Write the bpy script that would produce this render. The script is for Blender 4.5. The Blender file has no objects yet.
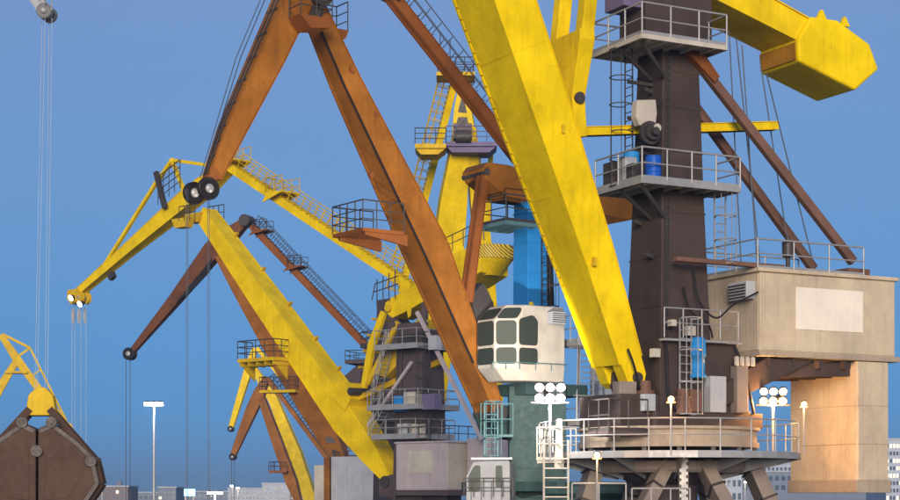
import bpy, math, random
from mathutils import Vector, Matrix
random.seed(7)
R = math.radians
sc = bpy.context.scene
col = sc.collection

# ------------------------------------------------------------------ camera, sky, sun, exposure
F, HY, CZ = 1750.0, 496.0, 10.0            # focal length in photo pixels, horizon row, eye height
cd = bpy.data.cameras.new('camera'); cam = bpy.data.objects.new('camera', cd); col.objects.link(cam)
cam.location = (0, 0, CZ); cam.rotation_euler = (R(90), 0, 0)
cd.sensor_width = 36; cd.lens = 36 * F / 900; cd.shift_y = (HY - 250) / 900
cd.clip_start = 0.5; cd.clip_end = 30000
sc.camera = cam

SUN_EL, SUN_AZ = 11.0, 182.0                # low behind the camera
w = bpy.data.worlds.new('World'); sc.world = w; w.use_nodes = True
nt = w.node_tree; bg = nt.nodes['Background']
tc = nt.nodes.new('ShaderNodeTexCoord'); mp = nt.nodes.new('ShaderNodeMapping')
mp.inputs['Location'].default_value = (0, 0, 0.35); mp.inputs['Scale'].default_value = (1, 1, 0.2)
sky = nt.nodes.new('ShaderNodeTexSky'); sky.sky_type = 'NISHITA'; sky.sun_disc = False
sky.sun_elevation = R(SUN_EL); sky.sun_rotation = R(SUN_AZ)
sky.air_density = 1.1; sky.dust_density = 0.0; sky.ozone_density = 4.0; sky.altitude = 0
nt.links.new(tc.outputs['Generated'], mp.inputs[0]); nt.links.new(mp.outputs[0], sky.inputs[0])
sep = nt.nodes.new('ShaderNodeSeparateXYZ'); nt.links.new(tc.outputs['Generated'], sep.inputs[0])
dusk = nt.nodes.new('ShaderNodeValToRGB'); e_ = dusk.color_ramp.elements     # dusk tone by elevation: dull at the horizon, deeper blue above it, violet higher up
e_[0].position = 0.0; e_[0].color = (0.37, 0.39, 0.42, 1); e_[1].position = 1.0; e_[1].color = (0.62, 0.52, 0.53, 1)
for pos_, c_ in ((0.045, (0.33, 0.46, 0.51)), (0.085, (0.37, 0.48, 0.53)), (0.17, (0.53, 0.51, 0.53)), (0.29, (0.68, 0.52, 0.52))):
    x_ = e_.new(pos_); x_.color = (*c_, 1)
nt.links.new(sep.outputs[2], dusk.inputs[0])
tint = nt.nodes.new('ShaderNodeVectorMath'); tint.operation = 'MULTIPLY'; nt.links.new(sky.outputs[0], tint.inputs[0]); nt.links.new(dusk.outputs[0], tint.inputs[1])
dbl = nt.nodes.new('ShaderNodeVectorMath'); dbl.operation = 'SCALE'; dbl.inputs[3].default_value = 2.0; nt.links.new(tint.outputs[0], dbl.inputs[0])
nt.links.new(dbl.outputs[0], bg.inputs[0]); bg.inputs[1].default_value = 0.15

sd = bpy.data.lights.new('sun', 'SUN'); sun = bpy.data.objects.new('sun', sd); col.objects.link(sun)
sd.energy = 4.2; sd.angle = R(24); sd.color = (1.0, 0.86, 0.68)
az = R(SUN_AZ)
sdir = Vector((math.sin(az) * math.cos(R(SUN_EL)), math.cos(az) * math.cos(R(SUN_EL)), math.sin(R(SUN_EL))))
sun.rotation_euler = (-sdir).to_track_quat('-Z', 'Y').to_euler(); sun.location = (20, -40, 60)

sc.view_settings.view_transform = 'Standard'; sc.view_settings.look = 'None'
sc.view_settings.exposure = 0.0; sc.view_settings.gamma = 1.0
sc.render.engine = 'CYCLES'

# ------------------------------------------------------------------ materials
MATS = {}
def paint(name, c, rough=0.5, rust=0.3, dirt=0.35, metal=0.0, rustc=(0.11, 0.035, 0.012), bump=0.12, streak=1.0, seams=0.0):
    m = bpy.data.materials.new(name); m.use_nodes = True; t = m.node_tree; N = t.nodes; l = t.links
    b = N['Principled BSDF']; b.inputs['Metallic'].default_value = metal; b.inputs['Specular IOR Level'].default_value = 0.12
    tcn = N.new('ShaderNodeTexCoord')
    big = N.new('ShaderNodeTexNoise'); big.inputs['Scale'].default_value = 0.55; big.inputs['Detail'].default_value = 6; big.inputs['Roughness'].default_value = 0.65
    l.new(tcn.outputs['Object'], big.inputs['Vector'])
    mpn = N.new('ShaderNodeMapping'); mpn.inputs['Scale'].default_value = (5.5, 5.5, 0.45); l.new(tcn.outputs['Object'], mpn.inputs[0])
    st = N.new('ShaderNodeTexNoise'); st.inputs['Scale'].default_value = 1.0; st.inputs['Detail'].default_value = 5; l.new(mpn.outputs[0], st.inputs['Vector'])
    fine = N.new('ShaderNodeTexNoise'); fine.inputs['Scale'].default_value = 4.0; fine.inputs['Detail'].default_value = 8; fine.inputs['Roughness'].default_value = 0.7
    l.new(tcn.outputs['Object'], fine.inputs['Vector'])
    # tone variation of the paint itself
    r1 = N.new('ShaderNodeValToRGB'); r1.color_ramp.elements[0].position = 0.32; r1.color_ramp.elements[1].position = 0.68
    r1.color_ramp.elements[0].color = (c[0] * (1 - dirt * 0.75), c[1] * (1 - dirt * 0.8), c[2] * (1 - dirt * 0.6), 1)
    r1.color_ramp.elements[1].color = (min(c[0] * 1.06, 1), min(c[1] * 1.05, 1), min(c[2] * 1.05 + 0.004, 1), 1)
    l.new(big.outputs['Fac'], r1.inputs[0])
    # streaks of grime running down
    r2 = N.new('ShaderNodeValToRGB'); r2.color_ramp.elements[0].position = 0.50; r2.color_ramp.elements[1].position = 0.74
    l.new(st.outputs['Fac'], r2.inputs[0])
    mul = N.new('ShaderNodeMath'); mul.operation = 'MULTIPLY'; mul.inputs[1].default_value = 0.55 * dirt * streak; l.new(r2.outputs[0], mul.inputs[0])
    mx = N.new('ShaderNodeMixRGB'); mx.inputs[2].default_value = (c[0] * 0.35 + 0.02, c[1] * 0.3 + 0.015, c[2] * 0.3 + 0.01, 1)
    l.new(mul.outputs[0], mx.inputs[0]); l.new(r1.outputs[0], mx.inputs[1])
    # rust where fine noise peaks
    r3 = N.new('ShaderNodeValToRGB'); r3.color_ramp.elements[0].position = 0.60; r3.color_ramp.elements[1].position = 0.69
    l.new(fine.outputs['Fac'], r3.inputs[0])
    m3 = N.new('ShaderNodeMath'); m3.operation = 'MULTIPLY'; m3.inputs[1].default_value = rust; l.new(r3.outputs[0], m3.inputs[0])
    mx2 = N.new('ShaderNodeMixRGB'); mx2.inputs[2].default_value = (*rustc, 1)
    l.new(m3.outputs[0], mx2.inputs[0]); l.new(mx.outputs[0], mx2.inputs[1])
    sm = N.new('ShaderNodeMapping'); sm.inputs['Scale'].default_value = (1.5, 1.5, 0.5); l.new(tcn.outputs['Object'], sm.inputs[0])
    sn = N.new('ShaderNodeTexNoise'); sn.inputs['Scale'].default_value = 1.1; sn.inputs['Detail'].default_value = 9; sn.inputs['Roughness'].default_value = 0.72; l.new(sm.outputs[0], sn.inputs['Vector'])
    sr = N.new('ShaderNodeValToRGB'); sr.color_ramp.elements[0].position = 0.55; sr.color_ramp.elements[1].position = 0.72; l.new(sn.outputs['Fac'], sr.inputs[0])
    sx_ = N.new('ShaderNodeMath'); sx_.operation = 'MULTIPLY'; sx_.inputs[1].default_value = min(1.1 * dirt, 0.7); l.new(sr.outputs[0], sx_.inputs[0])
    mx3 = N.new('ShaderNodeMixRGB'); mx3.inputs[2].default_value = (c[0] * 0.42 + 0.01, c[1] * 0.36 + 0.008, c[2] * 0.34 + 0.006, 1)
    l.new(sx_.outputs[0], mx3.inputs[0]); l.new(mx2.outputs[0], mx3.inputs[1]); l.new(mx3.outputs[0], b.inputs['Base Color'])
    ra = N.new('ShaderNodeMapRange'); ra.inputs[1].default_value = 0.3; ra.inputs[2].default_value = 0.7
    ra.inputs[3].default_value = max(rough - 0.14, 0.05); ra.inputs[4].default_value = min(rough + 0.16, 1)
    l.new(fine.outputs['Fac'], ra.inputs[0]); l.new(ra.outputs[0], b.inputs['Roughness'])
    bp = N.new('ShaderNodeBump'); bp.inputs['Strength'].default_value = bump; bp.inputs['Distance'].default_value = 0.03
    l.new(big.outputs['Fac'], bp.inputs['Height']); l.new(bp.outputs[0], b.inputs['Normal'])
    MATS[name] = m; return m

YEL = paint('yellow_paint', (0.82, 0.57, 0.002), 0.48, 0.30, 0.40)
YELB = paint('yellow_bright_paint', (0.88, 0.62, 0.0), 0.42, 0.25, 0.36, streak=1.0)
YELD = paint('worn_yellow_paint', (0.66, 0.43, 0.012), 0.55, 0.45, 0.45)
ORA = paint('orange_paint', (0.30, 0.112, 0.014), 0.55, 0.55, 0.58)
ORAD = paint('weathered_orange_paint', (0.24, 0.078, 0.017), 0.6, 0.6, 0.5)
BRN = paint('brown_tower_paint', (0.072, 0.052, 0.044), 0.6, 0.35, 0.4)
BRN2 = paint('reddish_brown_paint', (0.18, 0.098, 0.066), 0.6, 0.4, 0.4)
GRYT = paint('grey_brown_paint', (0.10, 0.075, 0.075), 0.6, 0.4, 0.4)
BEI = paint('beige_cladding_paint', (0.56, 0.46, 0.32), 0.55, 0.14, 0.36)
BEIL = paint('pale_beige_sheet', (0.78, 0.70, 0.58), 0.5, 0.05, 0.15)
WHI = paint('off_white_paint', (0.52, 0.47, 0.38), 0.45, 0.12, 0.3)
GRY = paint('light_grey_paint', (0.42, 0.43, 0.44), 0.5, 0.12, 0.25)
PNK = paint('mauve_grey_cladding', (0.46, 0.39, 0.38), 0.55, 0.12, 0.25)
BLU = paint('bright_blue_paint', (0.03, 0.26, 0.62), 0.45, 0.12, 0.25)
BLUD = paint('drum_blue_paint', (0.012, 0.10, 0.48), 0.35, 0.1, 0.2)
TEA = paint('teal_green_paint', (0.034, 0.066, 0.060), 0.55, 0.2, 0.35)
LTB = paint('pale_teal_paint', (0.10, 0.19, 0.20), 0.5, 0.15, 0.3)
STE = paint('galvanised_steel', (0.40, 0.39, 0.37), 0.45, 0.2, 0.3, metal=0.35)
STD = paint('dark_steel', (0.075, 0.065, 0.06), 0.5, 0.4, 0.3, metal=0.3)
BLK = paint('greased_black_steel', (0.018, 0.016, 0.016), 0.42, 0.15, 0.3)
PUR = paint('violet_grey_paint', (0.16, 0.13, 0.22), 0.55, 0.2, 0.3)
TAN = paint('tan_ring_paint', (0.40, 0.32, 0.23), 0.5, 0.25, 0.35)
ROPE = paint('steel_rope', (0.10, 0.11, 0.13), 0.5, 0.1, 0.2, metal=0.4)
ROPEL = paint('pale_steel_rope', (0.34, 0.40, 0.48), 0.5, 0.05, 0.2)
DBR = paint('dark_brown_grab_steel', (0.075, 0.042, 0.026), 0.6, 0.6, 0.4)
GRB = paint('grey_brown_leg_paint', (0.27, 0.22, 0.18), 0.55, 0.25, 0.35)
BRO = paint('grimy_brown_orange_paint', (0.16, 0.060, 0.022), 0.6, 0.6, 0.6)
GRD = paint('mid_grey_paint', (0.20, 0.20, 0.20), 0.5, 0.2, 0.35)
CON = paint('quay_concrete', (0.16, 0.16, 0.16), 0.85, 0.0, 0.4)

def plain(name, c, rough=0.5, emit=None, es=0.0, metal=0.0):
    m = bpy.data.materials.new(name); m.use_nodes = True; b = m.node_tree.nodes['Principled BSDF']
    b.inputs['Base Color'].default_value = (*c, 1); b.inputs['Roughness'].default_value = rough; b.inputs['Metallic'].default_value = metal
    if emit: b.inputs['Emission Color'].default_value = (*emit, 1); b.inputs['Emission Strength'].default_value = es
    return m
GLS = plain('dark_cabin_glass', (0.035, 0.042, 0.036), 0.22); GLS.node_tree.nodes['Principled BSDF'].inputs['Specular IOR Level'].default_value = 0.06
GLW = plain('far_window_glass', (0.05, 0.07, 0.10), 0.15)
GLL = plain('lit_far_window', (0.8, 0.7, 0.5), 0.5, (1, 0.78, 0.45), 1.2)
LWH = plain('lit_white_lens', (1, 1, 1), 0.4, (0.92, 0.97, 1.0), 40)
LWA = plain('lit_warm_lens', (1, 1, 1), 0.4, (1.0, 0.80, 0.50), 30)
LOR = plain('lit_orange_lens', (1, 1, 1), 0.4, (1.0, 0.50, 0.14), 1.9)
LBL = plain('lit_cool_lens', (1, 1, 1), 0.4, (0.70, 0.90, 1.0), 14)
LSB = plain('lit_blue_sign', (0.3, 0.6, 1), 0.4, (0.25, 0.6, 1.0), 2.5)

def stripes():
    m = bpy.data.materials.new('hazard_stripes'); m.use_nodes = True; t = m.node_tree; b = t.nodes['Principled BSDF']; b.inputs['Roughness'].default_value = 0.5
    tcn = t.nodes.new('ShaderNodeTexCoord'); mpn = t.nodes.new('ShaderNodeMapping')
    mpn.inputs['Rotation'].default_value = (0, R(40), R(20))
    wv = t.nodes.new('ShaderNodeTexWave'); wv.inputs['Scale'].default_value = 2.1; wv.bands_direction = 'X'
    rp = t.nodes.new('ShaderNodeValToRGB'); rp.color_ramp.interpolation = 'CONSTANT'
    rp.color_ramp.elements[0].color = (0.12, 0.085, 0.02, 1); rp.color_ramp.elements[1].color = (0.72, 0.48, 0.02, 1); rp.color_ramp.elements[1].position = 0.36
    t.links.new(tcn.outputs['Object'], mpn.inputs[0]); t.links.new(mpn.outputs[0], wv.inputs['Vector']); t.links.new(wv.outputs['Fac'], rp.inputs[0]); t.links.new(rp.outputs[0], b.inputs['Base Color'])
    return m
HAZ = stripes()

# ------------------------------------------------------------------ helpers
Z = Vector((0, 0, 1))
def P(px, py, d): return Vector(((px - 450) * d / F, d, CZ + (HY - py) * d / F))

class MB:
    """collects shapes into one mesh"""
    def __init__(s): s.v = []; s.f = []; s.pc = []
    def add(s, vs, fs):
        s.pc.append((list(vs), list(fs))); o = len(s.v); s.v += [Vector(a) for a in vs]; s.f += [tuple(i + o for i in q) for q in fs]; return s
    def sweep(s, secs, side, cap=True):
        """secs: (point, width along side, height) ; rectangular girder"""
        side = Vector(side).normalized(); n = len(secs); vs = []; fs = []
        for i, (p, W, H) in enumerate(secs):
            a = secs[max(i - 1, 0)][0]; b = secs[min(i + 1, n - 1)][0]
            t = (b - a).normalized(); sd_ = (side - t * side.dot(t)).normalized(); nn = t.cross(sd_).normalized()
            for (x, y) in ((-1, -1), (1, -1), (1, 1), (-1, 1)): vs.append(p + sd_ * (x * W / 2) + nn * (y * H / 2))
        for i in range(n - 1):
            for k in range(4):
                a = i * 4 + k; b = i * 4 + (k + 1) % 4; fs.append((a, b, b + 4, a + 4))
        fs.append((3, 2, 1, 0)); e = (n - 1) * 4; fs.append((e, e + 1, e + 2, e + 3))
        return s.add(vs, fs)
    def beam(s, p0, p1, W, H=None, side=None):
        p0 = Vector(p0); p1 = Vector(p1); H = W if H is None else H
        t = (p1 - p0).normalized()
        if side is None: side = Z if abs(t.z) < 0.9 else Vector((1, 0, 0)); W, H = H, W
        return s.sweep([(p0, W, H), (p1, W, H)], side)
    def tube(s, p0, p1, r, n=6, r1=None):
        p0 = Vector(p0); p1 = Vector(p1); t = (p1 - p0).normalized(); r1 = r if r1 is None else r1
        a = t.orthogonal().normalized(); b = t.cross(a); vs = []
        for p, q in ((p0, r), (p1, r1)):
            for k in range(n): an = 2 * math.pi * k / n; vs.append(p + a * math.cos(an) * q + b * math.sin(an) * q)
        fs = [(k, (k + 1) % n, n + (k + 1) % n, n + k) for k in range(n)] + [tuple(range(n - 1, -1, -1)), tuple(range(n, 2 * n))]
        return s.add(vs, fs)
    def path(s, pts, r, n=6):
        for a, b in zip(pts, pts[1:]): s.tube(a, b, r, n)
        return s
    def lathe(s, c, ax, prof, n=24):
        """prof: (distance along axis, radius)"""
        ax = Vector(ax).normalized(); a = ax.orthogonal().normalized(); b = ax.cross(a); vs = []; fs = []
        for (h, r) in prof:
            for k in range(n): an = 2 * math.pi * k / n; vs.append(c + ax * h + (a * math.cos(an) + b * math.sin(an)) * r)
        m = len(prof)
        for i in range(m - 1):
            for k in range(n): fs.append((i * n + k, i * n + (k + 1) % n, (i + 1) * n + (k + 1) % n, (i + 1) * n + k))
        fs.append(tuple(range(n - 1, -1, -1))); fs.append(tuple(range((m - 1) * n, m * n)))
        return s.add(vs, fs)
    def prism(s, poly, ext):
        """poly: world points of one face, extruded by ext"""
        ext = Vector(ext); n = len(poly); vs = list(poly) + [p + ext for p in poly]
        fs = [tuple(range(n - 1, -1, -1)), tuple(range(n, 2 * n))] + [(k, (k + 1) % n, n + (k + 1) % n, n + k) for k in range(n)]
        return s.add(vs, fs)
    def box(s, lo, hi):
        return s.prism([Vector((lo[0], lo[1], lo[2])), Vector((hi[0], lo[1], lo[2])), Vector((hi[0], hi[1], lo[2])), Vector((lo[0], hi[1], lo[2]))], (0, 0, hi[2] - lo[2]))
    def rail(s, pts, h=1.1, r=0.028, step=1.3, up=Z, mids=(0.5,), toe=0.0):
        up = Vector(up)
        for hh in (1.0,) + tuple(mids):
            s.path([Vector(p) + up * h * hh for p in pts], r if hh == 1.0 else r * 0.8, 6)
        for i, (a, b) in enumerate(zip(pts, pts[1:])):
            a = Vector(a); b = Vector(b); n = max(1, int(round((b - a).length / step)))
            for k in range(n + (1 if i == len(pts) - 2 else 0)):
                q = a.lerp(b, k / n); s.tube(q, q + up * h, r * 0.9, 6)
            if toe: s.beam(a + up * toe / 2, b + up * toe / 2, 0.02, toe, side=(b - a).cross(up))
        return s
    def ladder(s, p0, p1, side, out=None, width=0.45, r=0.02, step=0.3, hoop=0.0, hr=0.36):
        p0 = Vector(p0); p1 = Vector(p1); side = Vector(side).normalized(); L = (p1 - p0).length; t = (p1 - p0).normalized()
        for k in (-1, 1): s.beam(p0 + side * k * width / 2, p1 + side * k * width / 2, r * 2.2, r * 1.2, side=side)
        for k in range(1, int(L / step)): q = p0 + t * step * k; s.tube(q - side * width / 2, q + side * width / 2, r * 0.8, 5)
        if hoop and out is not None:
            out = Vector(out).normalized(); angs = [R(a) for a in range(-60, 241, 30)]
            ring = [side * math.cos(a) * hr + out * (math.sin(a) * hr + hr * 0.87) for a in angs]
            n = max(1, int(L / hoop)); hs = [p0 + t * (L * k / n) for k in range(n + 1)]
            for q in hs: s.path([q + x for x in ring], r * 0.9, 5)
            for j in (3, 5, 7): s.tube(hs[0] + ring[j], hs[-1] + ring[j], r * 0.6, 5)
        return s
    def build(s, name, mat, parent=None, origin=None, bevel=0.0, smooth=False, kind=None):
        if name in SPLIT and len(s.pc) > 1:
            for vs_, fs_ in s.pc:
                m_ = MB(); m_.add(vs_, fs_); last = m_.build(name, mat, parent, origin, bevel, smooth, kind)
            return last
        org = Vector(origin) if origin is not None else (ROOT[parent.name] if parent is not None else Vector())
        me = bpy.data.meshes.new(name); me.from_pydata([tuple(p - org) for p in s.v], [], s.f); me.validate()
        import bmesh
        bm = bmesh.new(); bm.from_mesh(me); bmesh.ops.recalc_face_normals(bm, faces=bm.faces); bm.to_mesh(me); bm.free()
        o = bpy.data.objects.new(name, me); col.objects.link(o); me.materials.append(mat)
        if parent is not None: o.parent = parent
        else: o.location = org
        ROOT[o.name] = org
        if smooth:
            for f in me.polygons: f.use_smooth = len(f.vertices) == 4
        if bevel:
            md = o.modifiers.new('bevel', 'BEVEL'); md.width = bevel; md.segments = 2; md.limit_method = 'ANGLE'; md.angle_limit = R(40)
        if kind: o['kind'] = kind
        return o
ROOT = {}
SPLIT = {'slewing_gearbox', 'platform_bracket', 'weld_band', 'pipe_bracket', 'ladder_stay', 'junction_box', 'lifting_eye', 'lifting_lug', 'head_opening', 'link_spreader',
         'hinge_platform', 'joint_band', 'leg_flange', 'stiffener', 'ring_support', 'roof_fitting', 'step_iron', 'boom_bracket', 'balance_rope', 'sign_post', 'tower_head',
         'grab_arm', 'louvre', 'grille', 'jib_rope', 'jib_lacing', 'shell_rib', 'brake_ring', 'edge_flange', 'ladder_screen', 'hinge_railing', 'lower_railing', 'rope_end', 'underframe', 'portal_beam'}
def tag(o, label, cat, group=None):
    o['label'] = label; o['category'] = cat
    if group: o['group'] = group
    return o
def thing(name, loc, label, cat, group=None):
    o = bpy.data.objects.new(name, None); col.objects.link(o); o.location = loc; o.empty_display_size = 0.3
    ROOT[o.name] = Vector(loc); return tag(o, label, cat, group)

class Crane:
    """a slewing crane: everything of boom, jib and counterweight stands in the vertical slewing plane through its axis"""
    def __init__(s, label, px, d, alpha, group='portal cranes on the quay', right=False, name='portal_crane'):
        a = R(alpha); s.d = d; s.O = Vector(((px - 450) * d / F, d, 0))
        s.u = Vector((math.cos(a) if right else -math.cos(a), math.sin(a), 0))
        s.v = Vector((-s.u.y, s.u.x, 0))
        if s.v.y > 0: s.v = -s.v
        s.root = thing(name, s.O, label, 'crane', group)
    def p(s, px, py, w=0.0):
        r = Vector(((px - 450) / F, 1, (HY - py) / F)); t = (s.O.dot(s.v) + w) / r.dot(s.v)
        return Vector((r.x * t, r.y * t, CZ + r.z * t))
    def rz(s, px, py, w=0.0):
        q = s.p(px, py, w); return (q - s.O).dot(s.u), q.z
    def L(s, r, w, z): return s.O + s.u * r + s.v * w + Z * z
    def zy(s, py): return CZ + (HY - py) * s.d / F
    def girder(s, name, secs, mat, w=0.0, bands=3.0, flange=True, parent=None, bevel=0.025):
        """box girder through photo points (px, py, W, H) in the slewing plane, with flange lips and joint bands"""
        m = MB(); q = [(s.p(a[0], a[1], w), a[2], a[3]) for a in secs]
        m.sweep(q, s.v)
        ob = m.build(name, mat, parent or s.root, bevel=bevel)
        if flange:
            f = MB()
            for i in range(len(q) - 1):
                p0, W0, H0 = q[i]; p1, W1, H1 = q[i + 1]; t = (p1 - p0).normalized(); nn = t.cross(s.v).normalized()
                for sg in (-1, 1):
                    for sw in (-1, 1):
                        f.sweep([(p0 + nn * sg * (H0 / 2 + 0.012) + s.v * sw * (W0 / 2 - 0.03), 0.13, 0.03), (p1 + nn * sg * (H1 / 2 + 0.012) + s.v * sw * (W1 / 2 - 0.03), 0.13, 0.03)], s.v)
            f.build('edge_flange', mat, ob)
        if bands:
            b = MB()
            for i in range(len(q) - 1):
                p0, W0, H0 = q[i]; p1, W1, H1 = q[i + 1]; Ln = (p1 - p0).length; n = int(Ln / bands); t = (p1 - p0).normalized()
                for k in range(1, n + 1):
                    x = k / (n + 1); c = p0.lerp(p1, x); W = W0 + (W1 - W0) * x + 0.024; H = H0 + (H1 - H0) * x + 0.024
                    b.sweep([(c - t * 0.035, W, H), (c + t * 0.035, W, H)], s.v)
            if b.v: b.build('joint_band', mat, ob)
        return ob
    def block(s, name, mat, r0, r1, w0, w1, z0, z1, parent=None, bevel=0.02):
        m = MB(); m.prism([s.L(r0, w0, z0), s.L(r1, w0, z0), s.L(r1, w1, z0), s.L(r0, w1, z0)], Z * (z1 - z0))
        return m.build(name, mat, parent or s.root, bevel=bevel)
    def platform(s, poly, z, railidx=None, mat=STE, rmat=STE, thick=0.10, h=1.1, name='platform', fascia=0.16, r=0.03, gap=None, toe=0.12, step=1.2):
        """service platform: deck, edge channel, joists; railing along the listed vertex run"""
        m = MB(); m.prism([s.L(a, b, z) for a, b in poly], Z * thick * 0.5)
        n = len(poly)
        for i in range(n):
            a = s.L(*poly[i], z - fascia / 2 + thick * 0.45); b = s.L(*poly[(i + 1) % n], z - fascia / 2 + thick * 0.45)
            m.beam(a, b, 0.07, fascia, side=(b - a).cross(Z))
        rs = [a for a, b in poly]; ws = [b for a, b in poly]; k = min(rs) + 0.5
        while k < max(rs) - 0.2:
            m.beam(s.L(k, min(ws) + 0.05, z - 0.07), s.L(k, max(ws) - 0.05, z - 0.07), 0.06, 0.13, side=s.u); k += 0.7
        ob = m.build(name, mat, s.root)
        if railidx is not None:
            rl = MB(); pts = [s.L(*poly[i], z + thick * 0.5) for i in railidx]
            rl.rail(pts, h, r, step, toe=toe, mids=(0.5,)); rl.build('railing', rmat, ob)
        return ob
    def walk_tie(s, a, b, W, H, mat, w=0.0, cage=0.9, name='tie_rod', stations=(), rmat=STD, r=0.035, ww=0.7):
        """tie girder with a railed walkway on its upper side"""
        ob = s.girder(name, [(a[0], a[1], W, H), (b[0], b[1], W, H)], mat, w, bands=4)
        p0 = s.p(a[0], a[1], w); p1 = s.p(b[0], b[1], w); t = (p1 - p0).normalized(); nn = t.cross(s.v).normalized()
        if nn.z < 0: nn = -nn
        up = nn
        m = MB()
        for k in (-1, 1):
            o = s.v * k * ww / 2 + nn * (H / 2 + 0.03)
            m.rail([p0 + o, p1 + o], cage, r, 0.75, up=up, mids=(0.5,))
        L_ = (p1 - p0).length; n = int(L_ / 0.5)
        for k in range(n + 1):
            q = p0 + t * (L_ * k / n) + nn * (H / 2 + 0.07); m.tube(q - s.v * ww / 2, q + s.v * ww / 2, r * 0.8, 5)
        m.build('walkway_railing', rmat, ob)
        for (x, side) in stations:
            c = p0.lerp(p1, x); d = MB(); hz = s.u if s.u.dot(t) > 0 else -s.u
            base = c + nn * (H / 2 + 0.12)
            d.prism([base - hz * 0.9 - s.v * 0.95, base + hz * 0.9 - s.v * 0.95, base + hz * 0.9 + s.v * 0.95, base - hz * 0.9 + s.v * 0.95], Z * 0.12)
            for sw in (-0.9, 0.9):
                d.prism([c + s.v * sw - hz * 0.8 - nn * H * 0.4, base + s.v * sw - hz * 0.8, base + s.v * sw + hz * 0.8], s.v * 0.08)
            st = d.build('step_platform', mat, ob)
            rr = MB(); q = [base + Z * 0.12 + hz * a_ + s.v * b_ for a_, b_ in ((-0.85, -0.9), (0.85, -0.9), (0.85, 0.9), (-0.85, 0.9))]
            rr.rail([q[1], q[0]], 1.1, r, 0.9); rr.rail([q[3], q[2]], 1.1, r, 0.9); rr.rail([q[0], q[3]], 1.1, r, 0.9)
            rr.build('platform_railing', rmat, ob)
        return ob
    def sheaves(s, c, rad, ws, mat=BLK, parent=None, name='sheave', th=0.16):
        for k in ws:
            m = MB(); q = c + s.v * k
            m.lathe(q - s.v * th, s.v, [(0, rad * 0.25), (0.0, rad * 0.92), (0.02, rad), (th * 0.6, rad), (th * 0.8, rad * 0.84), (th * 1.2, rad * 0.84), (th * 1.4, rad), (th * 2 - 0.02, rad), (th * 2, rad * 0.92), (th * 1.85, rad * 0.8), (th * 1.8, rad * 0.3), (th * 2.3, rad * 0.25), (th * 2.3, 0.02)], 28)
            o = m.build(name, mat, parent or s.root)
            m = MB(); m.lathe(q + s.v * (th + 0.01), s.v, [(0, rad * 0.1), (0, rad * 0.42), (0.05, rad * 0.36), (0.09, rad * 0.16)], 18)
            if parent is None: m.build('sheave_hub', STD, o)
            else: m.build('sheave_hub', STE, parent)
    def portal(s, mat, z=9.6, half=4.2, foot=5.2, yaw=0.0):
        """four-legged gantry down to the quay"""
        pt = MB(); c = s.O
        pt.lathe(c + Z * (z - 1.2), Z, [(0, 2.0), (0.9, 2.4), (1.2, 2.4)], 24)
        x = Vector((math.cos(yaw), math.sin(yaw), 0)); y = Vector((-x.y, x.x, 0))
        for k in (-1, 1): pt.beam(c + x * k * half - y * half + Z * (z - 1.9), c + x * k * half + y * half + Z * (z - 1.9), 0.8, 1.2, side=x)
        for k in (-1, 1): pt.beam(c - x * (half - 0.5) + y * k * 1.3 + Z * (z - 1.85), c + x * (half - 0.5) + y * k * 1.3 + Z * (z - 1.85), 0.8, 1.0, side=y)
        ob = pt.build('portal', mat, s.root)
        for a in (-1, 1):
            for b in (-1, 1):
                lg = MB(); lg.sweep([(c + x * a * half + y * b * half + Z * (z - 2.4), 0.9, 0.9), (c + x * a * foot + y * b * foot + Z * 0.9, 0.6, 0.6)], x); lg.build('leg', mat, ob, bevel=0.02)
                bo = MB(); bo.beam(c + x * a * foot + y * (b * foot - 1.2) + Z * 0.55, c + x * a * foot + y * (b * foot + 1.2) + Z * 0.55, 0.5, 0.7, side=x)
                for k in (-0.8, 0, 0.8): bo.lathe(c + x * (a * foot - 0.12) + y * (b * foot + k) + Z * 0.34, x, [(0, 0.1), (0, 0.3), (0.24, 0.3), (0.24, 0.1)], 14)
                bo.build('bogie', STD, ob)
        return ob
    def rope(s, pts, mat=ROPE, r=0.03, name='hoist_rope', parent=None):
        m = MB(); m.path(pts, r, 6); return m.build(name, mat, parent or s.root)
    def cladding(s, ob, axis, c0, c1, fixed, z0, z1, step, mat, out=1):
        """separate upright sheets on a house wall; axis 'r' runs along the house, 'w' across"""
        n = max(1, int(round(abs(c1 - c0) / step))); g = 0.018
        for k in range(n):
            a = c0 + (c1 - c0) * k / n; b = c0 + (c1 - c0) * (k + 1) / n; sg = 1 if b > a else -1; a += sg * g; b -= sg * g
            e = 0.035 * out; m = MB()
            if axis == 'r': m.prism([s.L(a, fixed, z0), s.L(b, fixed, z0), s.L(b, fixed, z1), s.L(a, fixed, z1)], s.v * e)
            else: m.prism([s.L(fixed, a, z0), s.L(fixed, b, z0), s.L(fixed, b, z1), s.L(fixed, a, z1)], s.u * e)
            m.build('panel', mat, ob, bevel=0.008)

def round_poly(pts, rad=0.12, n=4):
    """rounded outline of a planar polygon"""
    out = []; N = len(pts)
    for i in range(N):
        a, b, c = pts[i - 1], pts[i], pts[(i + 1) % N]; d0 = (a - b).normalized(); d1 = (c - b).normalized(); e = min(rad, (a - b).length * 0.4, (c - b).length * 0.4)
        p0 = b + d0 * e; p1 = b + d1 * e
        for k in range(n + 1): t = k / n; out.append(p0 * (1 - t) ** 2 + b * 2 * t * (1 - t) + p1 * t * t)
    return out

# ------------------------------------------------------------------ ground
g = MB(); g.box((-3500, -200, -0.6), (3500, 5000, 0.0)); o = g.build('ground', CON); o['kind'] = 'structure'

# ================================================================== CRANE A: near right, brown tower
A = Crane('huge near crane with bright yellow boom, brown tower and beige machinery house', 668, 64, -28)
rt = A.root
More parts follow.
